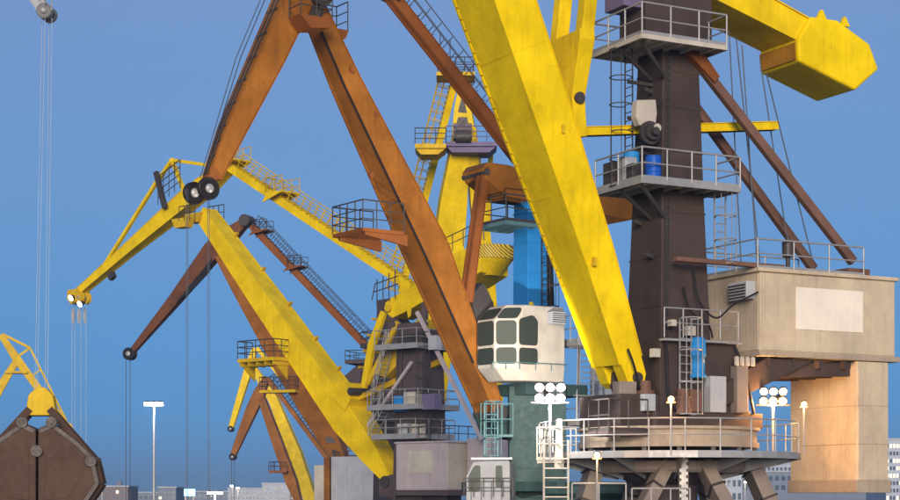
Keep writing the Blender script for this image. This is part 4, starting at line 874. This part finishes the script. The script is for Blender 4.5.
# ================================================================== CRANE D: yellow A-frame seen nearly end-on, behind
D = Crane('yellow crane with forked boom standing upright between the two orange girders', 392, 150, 55)
rt = D.root
D.portal(TEA, 9.4, 4.5, 5.5, R(10))
m = MB(); m.sweep([(D.L(0, 0, 9.3), 2.4, 2.4), (Vector((D.O.x, D.O.y, CZ + (HY - 300) * 150 / F)), 1.9, 1.9)], D.v); dt = m.build('tower', GRYT, rt, bevel=0.04)
for py in (345, 385, 418): D.platform([(2.2, -1.8), (2.2, 1.8), (-2.2, 1.8), (-2.2, -1.8)], D.zy(py), (0, 1, 2, 3, 0), GRYT, STD, name='tower_platform', fascia=0.25, r=0.04)
sx = Vector((1, 0.15, 0)).normalized()
def dgird(name, pts, mat, par=rt):
    m = MB(); m.sweep([(P(x, y, d), W, H) for x, y, d, W, H in pts], sx); return m.build(name, mat, par, bevel=0.04)
bmD = dgird('boom', [(462, 128, 141, 1.2, 1.0), (453, 200, 143, 2.2, 1.4), (445, 275, 145, 2.6, 1.6), (432, 400, 149, 2.2, 1.2)], YEL)
l2 = dgird('boom_fork', [(470, 128, 141.2, 0.9, 1.0), (478, 200, 143.5, 1.35, 1.2), (486, 275, 146, 1.35, 1.2), (497, 400, 150, 1.0, 0.8)], YEL, bmD)
m = MB(); d0 = 141
m.prism([P(x, y, d0) for x, y in ((452, 132), (454, 108), (457, 93), (464, 91), (471, 108), (476, 138), (468, 146), (456, 144))], Vector((0.15, 1.3, 0))); hd = m.build('boom_head', YEL, bmD, bevel=0.04)
m = MB()
m.prism([P(x, y, d0 - 0.04) for x, y in ((458, 112), (461, 99), (464, 99), (467, 113))], Vector((0, 0.3, 0)))
m.prism([P(x, y, d0 - 0.04) for x, y in ((456, 126), (458, 117), (467, 117), (469, 126))], Vector((0, 0.3, 0)))
m.build('head_opening', STD, bmD)
for (x0, x1, y, mt) in ((446, 497, 146, PUR), (415, 446, 148, YELD)):
    m = MB(); m.prism([P(x0, y, 139.6), P(x1, y, 139.6), P(x1, y, 142.6), P(x0, y, 142.6)], Z * 0.35)
    m.prism([P(x0 + 6, y, 139.8) - Z * 0.5, P(x1 - 8, y, 139.8) - Z * 0.5, P(x1, y, 139.8), P(x0, y, 139.8)], Vector((0, 2.5, 0))); pl = m.build('head_platform', mt, bmD)
    m = MB(); m.rail([P(x0, y, 142.6) + Z * .35, P(x0, y, 139.6) + Z * .35, P(x1, y, 139.6) + Z * .35, P(x1, y, 142.6) + Z * .35], 1.25, 0.04, 0.9, mids=(0.33, 0.66)); m.build('head_railing', STD if mt is YELD else PUR, bmD)
m = MB(); q = P(462, 130, 139.9); m.box((q.x - 0.7, q.y - 0.2, q.z - 0.7), (q.x + 0.8, q.y + 0.7, q.z + 0.5)); m.lathe(q + Vector((-0.5, -0.4, -0.6)), Vector((1, 0, 0)), [(0, 0.3), (0, 0.5), (1.2, 0.5), (1.2, 0.3)], 14); m.build('head_winch', STD, bmD)
m = MB(); q0 = P(457, 72, 143); q1 = P(401, 292, 150)
m.sweep([(q0, 0.55, 0.6), (q1, 0.55, 0.6)], sx); td = m.build('tie_rod', YEL, rt, bevel=0.02)
m = MB(); t = (q1 - q0).normalized(); lat = t.cross(Vector((0, 1, 0))).normalized()
if lat.x > 0: lat = -lat
off = lat * 0.35
for k in (-0.4, 0.4):
    o_ = off + Vector((0, 1, 0)) * k; m.rail([q0 + o_, q1 + o_], 0.95, 0.04, 0.7, up=lat, mids=(0.5,))
n = 44
for k in range(n): q = q0.lerp(q1, k / n) + off; m.tube(q - Vector((0, 0.4, 0)), q + Vector((0, 0.4, 0)), 0.035, 5)
m.build('walkway_railing', YELD, td)
m = MB(); q = P(455, 77, 142); m.box((q.x - 1.5, q.y - 1, q.z - 0.1), (q.x + 1.6, q.y + 1.6, q.z + 0.2)); pl = m.build('top_platform', YELD, td)
m = MB(); m.rail([q + Vector((1.5, -0.9, .2)), q + Vector((-1.4, -0.9, .2)), q + Vector((-1.4, 1.5, .2)), q + Vector((1.5, 1.5, .2))], 1.2, 0.04, 0.8, mids=(0.33, 0.66)); m.tube(q + Vector((-1.2, -0.8, 0.2)), q + Vector((-1.2, -0.8, 3.4)), 0.04); m.tube(q + Vector((-0.4, -0.8, 0.2)), q + Vector((-0.4, -0.8, 2.8)), 0.04); m.build('top_railing', STD, td)
m = MB(); m.beam(P(491, 150, 144), P(487, 246, 146), 0.5, 0.4); m.build('rear_post', YEL, rt)
m = MB(); m.tube(P(479, 150, 141), P(484, 240, 141), 0.05); m.build('hoist_rope', ROPE, rt)
jD = MB(); jD.sweep([(P(464, 92, 142), 0.9, 0.8), (P(470, 76, 170), 0.6, 0.5)], sx); jD.build('jib', YELD, rt)

# ================================================================== CRANE E: weathered orange, behind C
E_ = Crane('rusty orange crane with dark drooping jib behind the yellow boom', 378, 188, 18)
rt = E_.root
E_.portal(TEA, 9.3, 4.5, 5.5, 0.1)
m = MB(); m.sweep([(E_.L(0, 0, 9.2), 2.6, 2.6), (E_.L(0, 0, E_.zy(345)), 2.0, 2.0)], E_.v); m.build('tower', GRYT, rt, bevel=0.04)
E_.platform([(3, -2), (3, 2), (-2, 2), (-2, -2)], E_.zy(362), (0, 1, 2, 3, 0), GRYT, STD, name='tower_platform', fascia=0.3, r=0.045)
m = MB(); m.sweep([(E_.p(376, 368), 2.2, 2.6), (E_.p(352, 385), 1.8, 2.2), (E_.p(338, 395), 0.8, 0.8)], E_.v); m.build('luffing_hood', GRYT, rt, bevel=0.1)
jb = E_.girder('jib', [(132, 352, 0.5, 0.55), (175, 300, 0.9, 1.2), (214, 250, 1.2, 2.0), (232, 234, 1.1, 1.5), (247, 221, 0.8, 0.8)], BRO, bands=3.5)
m = MB(); q = [E_.rz(x, y, 0.62) for x, y in ((176, 303), (186, 290), (204, 268), (212, 258), (210, 272), (196, 287))]
m.prism([E_.L(a, 0.625, b) for a, b in q], E_.v * 0.04); m.build('grease_plate', BLK, jb)
E_.sheaves(E_.p(130, 354), 0.7, (0.3, -0.3), BLK, jb)
m = MB(); q = E_.p(247, 221); m.lathe(q - E_.v * 0.8, E_.v, [(0, 0.4), (0, 0.65), (1.6, 0.65), (1.6, 0.4)], 18); m.build('tie_hinge', STD, jb)
bmE = E_.girder('boom', [(216, 246, 1.1, 1.0), (240, 288, 1.5, 1.4), (290, 372, 1.9, 2.2), (332, 440, 1.9, 2.2), (345, 466, 1.2, 1.0)], ORA, bands=4)
m = MB(); q = E_.p(331, 440, 0.97); m.box((q.x - 0.5, q.y - 0.05, q.z - 0.35), (q.x + 0.5, q.y + 0.2, q.z + 0.35)); m.build('hatch_frame', STD, bmE)
E_.walk_tie((252, 226), (372, 352), 0.55, 0.7, ORAD, 0, cage=1.05, stations=((0.07, 1), (0.36, 1)), rmat=STD, r=0.042, ww=0.9)
r0, z0 = E_.rz(281, 393, 1.2); m = MB(); bq = [E_.L(r0 + a, b, z0) for a, b in ((2.2, 0.5), (2.2, 2.0), (-2.0, 2.0), (-2.0, 0.5))]; m.prism(bq, Z * 0.3); m.build('boom_platform', YELD, bmE)
m = MB(); m.rail([p + Z * 0.3 for p in bq], 1.4, 0.045, 0.8, mids=(0.33, 0.66)); m.build('boom_railing', STD, bmE)
for k, x in enumerate((126, 130)):
    q = E_.p(x, 360, 0.25 - 0.5 * k); E_.rope([q, Vector((q.x, q.y, 8.0))], ROPE, 0.04)
for (px, dx) in ((371, 0), (348, 0)):
    pass
# pale grey house in front of its tower
r0, _ = E_.rz(331, 480, 3.0); r1, _ = E_.rz(380, 480, 3.0)
hz1 = E_.zy(457); ho = E_.block('machinery_house', GRY, r0, r1, -2.6, 3.0, 8.6, hz1, bevel=0.05)
E_.cladding(ho, 'r', r0 - 0.05, r1 + 0.05, 3.0, 8.7, hz1 - 0.06, 1.75, GRY)
E_.block('side_annex', WHI, r1 - 0.05, r1 - 2.6, -1.5, 2.6, 8.6, hz1 - 0.6)
q0, _ = E_.rz(314, 480, 3.0); E_.block('front_annex', WHI, q0, r0 + 0.8, 0.5, 3.0, 8.6, hz1 - 0.9, bevel=0.05)
E_.block('orange_post', ORA, r0 + 0.75, r0 + 0.1, 2.4, 3.2, 8.4, hz1 - 0.1)
m = MB()
for px in (335, 377): q = E_.p(px, 456, 2.5); m.tube(q, q + Z * 0.6 + E_.u * 0.3, 0.12); m.tube(q + Z * 0.6 + E_.u * 0.3, q + Z * 0.3 - E_.u * 0.5, 0.1)
m.build('roof_fitting', STD, ho)

# ================================================================== far cranes F (orange) and F2 (yellow)
def far_crane(label, px, d, alpha, mat, jibpts, boompts, tie, zt, extra=None):
    K = Crane(label, px, d, alpha); rt = K.root
    K.portal(TEA, 9.4, 4.5, 5.5)
    m = MB(); m.sweep([(K.L(0, 0, 9.2), 2.4, 2.4), (K.L(0, 0, K.zy(zt)), 1.8, 1.8)], K.v); m.build('tower', GRYT, rt)
    K.block('machinery_house', GRY, -2.2, -7.5, -1.8, 1.8, 9.6, 12.6)
    j = K.girder('jib', jibpts, mat, bands=0); b = K.girder('boom', boompts, mat, bands=4)
    K.sheaves(K.p(jibpts[0][0], jibpts[0][1] + 1), 0.6, (0.35, -0.35), BLK, j)
    K.walk_tie(tie[0], tie[1], 0.6, 0.7, mat, 0, cage=1.1, rmat=STD, r=0.055, ww=0.9)
    return K, b
K, b = far_crane('small distant orange crane with short drooping jib left of the pale grey house', 334, 300, 12, ORA,
    [(233, 456, 0.7, 0.9), (252, 410, 1.1, 1.9), (260, 393, 1.2, 1.9), (267, 377, 0.8, 0.9)],
    [(260, 393, 1.0, 1.1), (275, 435, 1.4, 1.6), (292, 482, 1.6, 1.8), (299, 502, 1.2, 1.0)], ((268, 379), (330, 462)), 458)
r0, z0 = K.rz(290, 473); m = MB(); m.prism([K.L(r0 + a, b_, z0) for a, b_ in ((3.2, -1), (3.2, 2), (0, 2), (0, -1))], Z * 0.4); m.build('boom_platform', ORAD, b)
m = MB(); m.rail([K.L(r0 + a, b_, z0 + .4) for a, b_ in ((0, 2), (3.2, 2), (3.2, -1), (0, -1))], 1.5, 0.06, 1.0, mids=(0.5,)); m.build('boom_railing', STD, b)
for dx in (-1, 1): q = K.p(233 + dx * 1.5, 458, 0.3); K.rope([q, Vector((q.x, q.y, 9.0))], ROPE, 0.06)
K2, b2 = far_crane('distant yellow crane with slim boom rising behind the small orange one', 352, 340, 10, YEL,
    [(231, 428, 0.7, 0.9), (248, 372, 1.0, 1.5), (255, 348, 0.8, 1.0)],
    [(250, 362, 0.9, 1.0), (274, 400, 1.6, 1.8), (296, 455, 2.2, 2.5), (312, 502, 2.2, 2.3)], ((257, 348), (345, 455)), 455)

# ================================================================== CRANE G: lower left, jib pointing right
G = Crane('distant yellow crane at the left edge with its jib dipping to the right', -75, 240, 12, right=True)
rt = G.root
G.portal(TEA, 9.4, 4.5, 5.5)
m = MB(); m.sweep([(G.L(0, 0, 9.2), 2.6, 2.6), (G.L(0, 0, G.zy(370)), 2.0, 2.0)], G.v); m.build('tower', GRYT, rt)
G.block('machinery_house', GRY, -2.2, -7.5, -1.8, 1.8, 10, 13.5)
jb = G.girder('jib', [(68, 426, 0.6, 0.6), (41, 392, 0.8, 0.9), (16, 358, 0.9, 1.1), (1, 335, 0.7, 0.7)], YELD, bands=3)
G.girder('boom', [(17, 360, 0.8, 0.8), (0, 388, 1.0, 1.1), (-45, 470, 1.5, 1.6)], YELD, bands=4)
m = MB(); m.beam(G.p(2, 334), G.p(30, 348), 0.35, 0.35); m.beam(G.p(16, 358), G.p(30, 348), 0.3, 0.3); m.build('king_post', YELD, jb)
m = MB(); m.beam(G.p(30, 348), G.p(66, 420), 0.28, 0.28); m.build('jib_stay', YELD, jb)
m = MB(); 
for k in (0.3, 0.6): m.beam(G.p(16 + 50 * k, 358 + 62 * k), G.p(30 + 36 * k, 348 + 72 * k), 0.2, 0.2)
m.build('jib_lacing', YELD, jb)
G.sheaves(G.p(68, 428), 0.7, (0.3, -0.3), YELD, jb)
G.girder('tie_rod', [(0, 334, 0.6, 0.7), (-75, 368, 0.6, 0.7)], YELD, bands=0)
m = MB(); q = G.p(5, 373, 0.9); m.prism([q, q + G.u * 3, q + G.u * 3 - G.v * 1.8, q - G.v * 1.8], Z * 0.3); m.build('boom_platform', YELD, rt)

# ================================================================== jib tip entering at the top left, with a grab on its ropes
J = Crane('pale jib head with twin sheaves entering at the top left corner', -420, 74, -6, group=None, right=True, name='luffing_jib_crane')
rt = J.root
J.root['label'] = 'pale grey crane jib tip entering at the top left corner'
m = MB(); m.sweep([(J.L(0, 0, 0), 3, 3), (J.L(0, 0, 28), 2.4, 2.4)], J.v); m.build('tower', GRY, rt)
jb = J.girder('jib', [(44, 10, 0.45, 0.4), (-20, -90, 0.8, 0.8), (-150, -270, 1.1, 1.1), (-420, -60, 1.5, 1.5)], GRY, bands=3)
J.sheaves(J.p(47, 13), 0.32, (0.26, -0.26), GRD, jb)
m = MB(); m.rail([J.p(30, -8, 0.6), J.p(52, 10, 0.6)], 0.9, 0.03, 0.4); m.build('jib_railing', STE, jb)

GC = P(40, 430, 73.6)
GR = thing('clamshell_grab', Vector((GC.x, GC.y, 0)), 'dark brown clamshell grab with yellow head hanging at the lower left', 'grab')
gu = Vector((1, 0.12, 0)).normalized(); gv = Vector((0.12, -1, 0)).normalized()
def gp(px, py, dv=0.0): q = P(px, py, 73.6); x = q.x - GC.x; return GC + gu * x + gv * dv + Z * (q.z - GC.z)
m = MB(); m.prism([gp(x, y, -0.55) for x, y in ((27, 416), (30, 396), (38, 388), (46, 388), (54, 396), (57, 416))], gv * 1.1); hdg = m.build('grab_head', YELD, GR, bevel=0.04)
for ww in (-0.2, 0.2):
    m = MB(); m.lathe(gp(42, 400, ww * 2) - gv * 0.1, gv, [(0, 0.2), (0, 0.42), (0.08, 0.36), (0.16, 0.42), (0.16, 0.2)], 20); m.build('head_sheave', STD, hdg)
for sg in (-1, 1):
    m = MB(); cx = 41
    prof = [(cx + sg * 1, 430), (cx + sg * 14, 424), (cx + sg * 36, 440), (cx + sg * 54, 458), (cx + sg * 60, 484), (cx + sg * 44, 508), (cx + sg * 20, 520), (cx + sg * 1, 522)]
    m.prism([gp(x, y, -1.5) for x, y in prof], gv * 3.0); sh = m.build('grab_shell', DBR, GR, bevel=0.05)
    m = MB()
    for dv in (-1.3, 1.3):
        m.beam(gp(cx + sg * 10, 410, dv * 0.35), gp(cx + sg * 54, 462, dv), 0.22, 0.3, side=gv); 
    m.build('grab_arm', DBR, GR)
    m = MB()
    for dv in (-0.9, 0.0, 0.9):
        for a, b in zip(prof[3:7], prof[4:8]):
            p0 = gp(a[0], a[1], dv); p1 = gp(b[0], b[1], dv); c = gp(cx + sg * 20, 480, dv); e = ((p0 + p1) / 2 - c).normalized() * 0.06
            m.beam(p0 + e, p1 + e, 0.14, 0.14, side=gv)
    m.build('shell_rib', DBR, sh)
    m = MB()
    for a, b in zip(prof, prof[1:]):
        p0 = gp(a[0], a[1], 1.52); p1 = gp(b[0], b[1], 1.52); c = gp(cx + sg * 28, 475, 1.52); p0 = p0.lerp(c, 0.06); p1 = p1.lerp(c, 0.06); m.beam(p0, p1, 0.16, 0.05, side=(p1 - p0).cross(gv))
    m.build('shell_rim', STD, sh)
    m = MB(); m.prism([gp(x, y, 1.5) for x, y in ((cx + sg * 8, 455), (cx + sg * 36, 452), (cx + sg * 46, 472), (cx + sg * 30, 498), (cx + sg * 8, 500))], gv * 0.03); m.build('wear_plate', DBR, sh, bevel=0.01)
    for (x, y) in ((cx + sg * 52, 462), (cx + sg * 14, 424)):
        m = MB(); m.lathe(gp(x, y, 1.5), gv, [(0, 0.1), (0, 0.24), (0.14, 0.22), (0.14, 0.1), (0.2, 0.09)], 16); m.build('pin_boss', STD, sh)
m = MB(); m.tube(gp(41, 452, -1.7), gp(41, 452, 1.7), 0.24, 14); m.build('grab_hinge', STD, GR)
for k, (a, b) in enumerate(((42, 34), (45, 38), (49, 44), (52, 48))):
    q = J.p(a, 18, 0.32 if k % 2 else -0.32); e = gp(b, 400, 0.3 if k % 2 else -0.3)
    m = MB(); m.tube(q, e, 0.012, 6); m.build('grab_rope', ROPEL, GR)

# ================================================================== lamps
def glow(loc, energy, color, radius, name):
    l = bpy.data.lights.new(name, 'POINT'); l.energy = energy; l.color = color; l.shadow_soft_size = radius; o_ = bpy.data.objects.new(name, l); col.objects.link(o_); o_.location = loc; return o_
def floodlight(px, py, d, label, lens, energy, color, size, post_to, nl=1, name='floodlight', group=None, pmat=STE, pr=0.05, back=None, bpow=0):
    """lamp on a post: post, yoke, housings with lenses facing the quay"""
    c = P(px, py, d); base = Vector((c.x, c.y, post_to)); r = thing(name, base, label, 'floodlight', group)
    m = MB(); m.tube(base, c - Z * size * 0.4, pr, 10); m.build('post', pmat, r)
    m = MB(); m.beam(c - Z * size * 0.45 - Vector((size * 0.62 * nl, 0, 0)), c - Z * size * 0.45 + Vector((size * 0.62 * nl, 0, 0)), 0.06, 0.06); m.build('yoke', STD, r)
    n = Vector((-0.05, -1, -0.25)).normalized(); up = Vector((0, -0.24, 1)).normalized(); x = Vector((1, 0, 0))
    rows = 2 if nl > 1 else 1
    for k in range(nl * rows):
        q = c + x * (k % nl - (nl - 1) / 2) * size * 1.04 + up * (k // nl) * size * 1.04
        m = MB(); s_ = size / 2
        m.lathe(q, n, [(-s_ * 1.1, s_ * 0.35), (-s_ * 0.9, s_ * 0.45), (-0.02, s_ * 0.95), (0.03, s_), (0.05, s_ * 0.93), (0.0, s_ * 0.9)], 20); m.build('housing', STD, r)
        m = MB(); m.lathe(q + n * 0.008, n, [(0, s_ * 0.5), (0, s_ * 0.9), (0.02, s_ * 0.86), (0.0, s_ * 0.66)], 20); m.build('reflector', STD, r)
        m = MB(); m.lathe(q + n * 0.012, n, [(0, s_ * 0.78), (s_ * 0.12, s_ * 0.6), (s_ * 0.2, s_ * 0.2)], 20); m.build('lens', lens, r)
        m = MB(); xs = [R(a) for a in range(20, 161, 20)]; hp_ = [q + x * math.cos(a) * s_ * 1.03 + up * math.sin(a) * s_ * 1.03 for a in xs]; hq_ = [p + n * s_ * 0.7 for p in hp_]; kk = len(hp_)
        m.add(hp_ + hq_ + [p + up * 0.015 for p in hp_] + [p + up * 0.015 for p in hq_], [f_ for i in range(kk - 1) for f_ in ((i, i + 1, kk + i + 1, kk + i), (2 * kk + i, 3 * kk + i, 3 * kk + i + 1, 2 * kk + i + 1))]); m.build('hood', STD, r)
    glow(c + n * (size * 0.8), energy, color, size * 0.4, 'floodlight_glow')
    if back:  # added rear-facing lamp head and spot, fill light for the parts behind
        bd = Vector(back).normalized(); q = c + Z * size * 0.2 + bd * 0.35; s_ = size * 0.55
        m = MB(); m.lathe(q, bd, [(-s_ * 1.1, s_ * 0.35), (-0.02, s_ * 0.95), (0.03, s_), (0.05, s_ * 0.93), (0.0, s_ * 0.9)], 20); m.build('fill_housing', STD, r)
        m = MB(); m.lathe(q + bd * 0.012, bd, [(0, s_ * 0.88), (s_ * 0.12, s_ * 0.6)], 20); m.build('fill_lens', lens, r)
        l = bpy.data.lights.new('fill_beam', 'SPOT'); l.energy = bpow; l.color = color; l.spot_size = R(125); l.spot_blend = 0.6; l.shadow_soft_size = 0.2
        o_ = bpy.data.objects.new('fill_beam', l); col.objects.link(o_); o_.location = q + bd * 0.2; o_.rotation_euler = bd.to_track_quat('-Z', 'Y').to_euler()
    return r
floodlight(550, 398, 60.6, 'brilliant white floodlight bank on a post below the white cabin', LWH, 900, (1.0, 0.95, 0.86), 0.36, 11.2, 3, back=(-0.40, 0.88, 0.25), bpow=8000)
floodlight(773, 401, 64.0, 'brilliant warm floodlight on the deck under the beige machinery house', LWA, 700, (1.0, 0.50, 0.15), 0.34, 11.5, 3, back=(0.75, 0.65, 0.0), bpow=480)
floodlight(671, 399, 59.2, 'small orange lamp on a thin post at the front of the slewing deck', LOR, 90, (1.0, 0.55, 0.2), 0.26, 11.4, 1, 'deck_lamp', 'small orange deck lamps', pr=0.03)
floodlight(597, 455, 58.4, 'small orange lamp on a thin post lowest beside the access ladder', LOR, 90, (1.0, 0.55, 0.2), 0.26, 9.0, 1, 'deck_lamp', 'small orange deck lamps', pr=0.03)
floodlight(804, 404, 63.2, 'small orange lamp beside the hanging ballast box, rightmost of the lamps', LOR, 90, (1.0, 0.55, 0.2), 0.24, 11.5, 1, 'deck_lamp', 'small orange deck lamps', pr=0.03)
# tall lamp mast
def mast(px, py, d, label, n, size, lens, en, colr):
    c = P(px, py, d); r = thing('lamp_mast', Vector((c.x, c.y, 0)), label, 'lamp post', 'quay lamp masts')
    m = MB(); m.tube(Vector((c.x, c.y, 0)), c, 0.24, 12, 0.13); m.build('pole', STE, r)
    m = MB(); m.beam(c + Vector((-size * n * 0.6, 0, -0.2)), c + Vector((size * n * 0.6, 0, -0.2)), 0.2, 0.2); m.build('crossarm', STE, r)
    for k in range(n):
        q = c + Vector(((k - (n - 1) / 2) * size * 1.2, -0.4, 0))
        m = MB(); m.sweep([(q + Vector((0, 0.6, 0.3)), size * 0.6, size * 0.5), (q, size, size * 0.7)], Vector((1, 0, 0))); m.build('lamp_housing', STD, r)
        m = MB(); m.sweep([(q + Vector((0, -0.01, 0)), size * 0.9, size * 0.6), (q + Vector((0, -0.1, -0.03)), size * 0.85, size * 0.55)], Vector((1, 0, 0))); m.build('lamp_lens', lens, r)
    glow(c + Vector((0, -1.5, -0.5)), en, colr, 0.5, 'mast_glow')
mast(154, 404, 250, 'tall slim lamp mast glowing white against the blue sky', 3, 0.8, LBL, 4000, (0.85, 0.95, 1))
mast(215, 493, 380, 'low floodlight cluster glaring at the horizon, left of the distant orange crane', 3, 1.0, LBL, 4000, (0.85, 0.95, 1))

# ================================================================== far buildings
def building(px0, px1, pyt, d, depth, mat, label, rows=0, cols=0, roof=None, lit=0.0, group='distant harbour buildings', ww=0.62, wh=0.5):
    a = P(px0, pyt, d); b = P(px1, pyt, d); H_ = a.z; r = thing('harbour_building', Vector(((a.x + b.x) / 2, d, 0)), label, 'building', group)
    m = MB(); m.box((a.x, d, 0), (b.x, d + depth, H_)); wl = m.build('wall', mat, r)
    m = MB(); m.box((a.x - 0.3, d - 0.3, H_), (b.x + 0.3, d + depth + 0.3, H_ + 0.5)); rf = m.build('roof', roof or GRY, r)
    if rows:
        W = (b.x - a.x) / cols; fh = min((H_ - 9) / rows, 3.4)
        for i in range(rows):
            for k in range(cols):
                x = a.x + W * (k + 0.5); z_ = H_ - 0.7 - fh * (i + 0.5); m = MB(); m.box((x - W * ww / 2, d - 0.06, z_ - fh * wh / 2), (x + W * ww / 2, d + 0.1, z_ + fh * wh / 2))
                m.build('window', GLL if random.random() < lit else GLW, wl)
    return r, rf
BW = paint('blue_white_render', (0.42, 0.46, 0.52), 0.8, 0, 0.2); BB = paint('brownish_render', (0.22, 0.17, 0.16), 0.8, 0, 0.2); BG = paint('grey_blue_render', (0.20, 0.23, 0.28), 0.8, 0, 0.2)
building(228, 266, 489, 700, 25, BW, 'long low pale office block behind the distant orange crane', 2, 11)
building(262, 290, 484, 690, 20, BW, 'taller pale block with blue windows next to the long office block', 3, 5)
building(290, 316, 486, 680, 20, BB, 'pinkish block seen between the distant crane booms', 3, 5)
r_, rf_ = building(98, 128, 487, 620, 20, BB, 'brownish block with chimney left of the lamp mast', 2, 7, lit=0.1)
m = MB(); q = P(118, 482, 620); m.box((q.x - 0.8, 622, 14), (q.x + 0.8, 624, q.z)); m.build('chimney', BB, rf_)
building(158, 176, 488, 640, 20, BG, 'small grey block right of the lamp mast', 2, 4, lit=0.1)
building(60, 99, 491, 660, 25, BG, 'flat dark block behind the grab at the far left', 1, 8, lit=0.2)
building(128, 159, 493, 760, 25, BG, 'low grey shed at the foot of the lamp mast', 1, 6, lit=0.1)
building(176, 229, 492, 780, 25, BG, 'low grey shed behind the bright floodlight cluster', 1, 10, lit=0.1)
building(886, 925, 440, 520, 25, BW, 'tall white tower block with lit windows at the right edge', 8, 12, lit=0.45)
building(716, 742, 461, 430, 14, BW, 'small white superstructure behind the deck legs', 3, 5, lit=0.1)
building(736, 900, 472, 650, 30, BG, 'wide grey-blue warehouse on the right horizon', 2, 26, lit=0.06)
building(742, 800, 464, 800, 30, BW, 'pale long hall rising behind the wide warehouse', 2, 14, lit=0.05)
m = MB(); r_ = thing('illuminated_sign', Vector((P(189, 490, 560).x, 560, 0)), 'blue glowing sign panel on the horizon beside the floodlight cluster', 'sign')
q = P(184, 489, 560); q2 = P(195, 496, 560); m.box((q.x, 560, q2.z), (q2.x, 560.4, q.z)); m.build('sign_panel', LSB, r_)
m = MB(); m.beam(Vector((q.x + 0.5, 560.2, 0)), Vector((q.x + 0.5, 560.2, q2.z)), 0.3, 0.3); m.beam(Vector((q2.x - 0.5, 560.2, 0)), Vector((q2.x - 0.5, 560.2, q2.z)), 0.3, 0.3); m.build('sign_post', STE, r_)

for (x, y, d, lab, ln, sz) in ((232, 486, 420, 'small white lamp mast above the pale office block, left of two', LBL, 0.7), (238, 488, 430, 'small white lamp mast above the pale office block, right of two', LBL, 0.7),
                               (102, 485, 500, 'small warm lamp mast on the brownish block at far left', LOR, 0.7), (745, 482, 420, 'thin warm lamp mast beside the small white superstructure', LOR, 0.7)):
    mast(x, y, d, lab, 1, sz, ln, 300, (1, 0.9, 0.8))

# ------------------------------------------------------------------ dusk air
hz = MB(); hz.box((-3600, -260, -1.6), (3600, 5100, 62)); ho = hz.build('haze', CON); ho['kind'] = 'stuff'
hm = bpy.data.materials.new('dusk_air'); hm.use_nodes = True; hn = hm.node_tree
for n_ in list(hn.nodes):
    if n_.type != 'OUTPUT_MATERIAL': hn.nodes.remove(n_)
pv = hn.nodes.new('ShaderNodeVolumePrincipled'); pv.inputs['Color'].default_value = (0.62, 0.82, 1.0, 1); pv.inputs['Density'].default_value = 0.00032; pv.inputs['Anisotropy'].default_value = 0.3
hn.links.new(pv.outputs[0], hn.nodes['Material Output'].inputs['Volume']); ho.data.materials.clear(); ho.data.materials.append(hm)
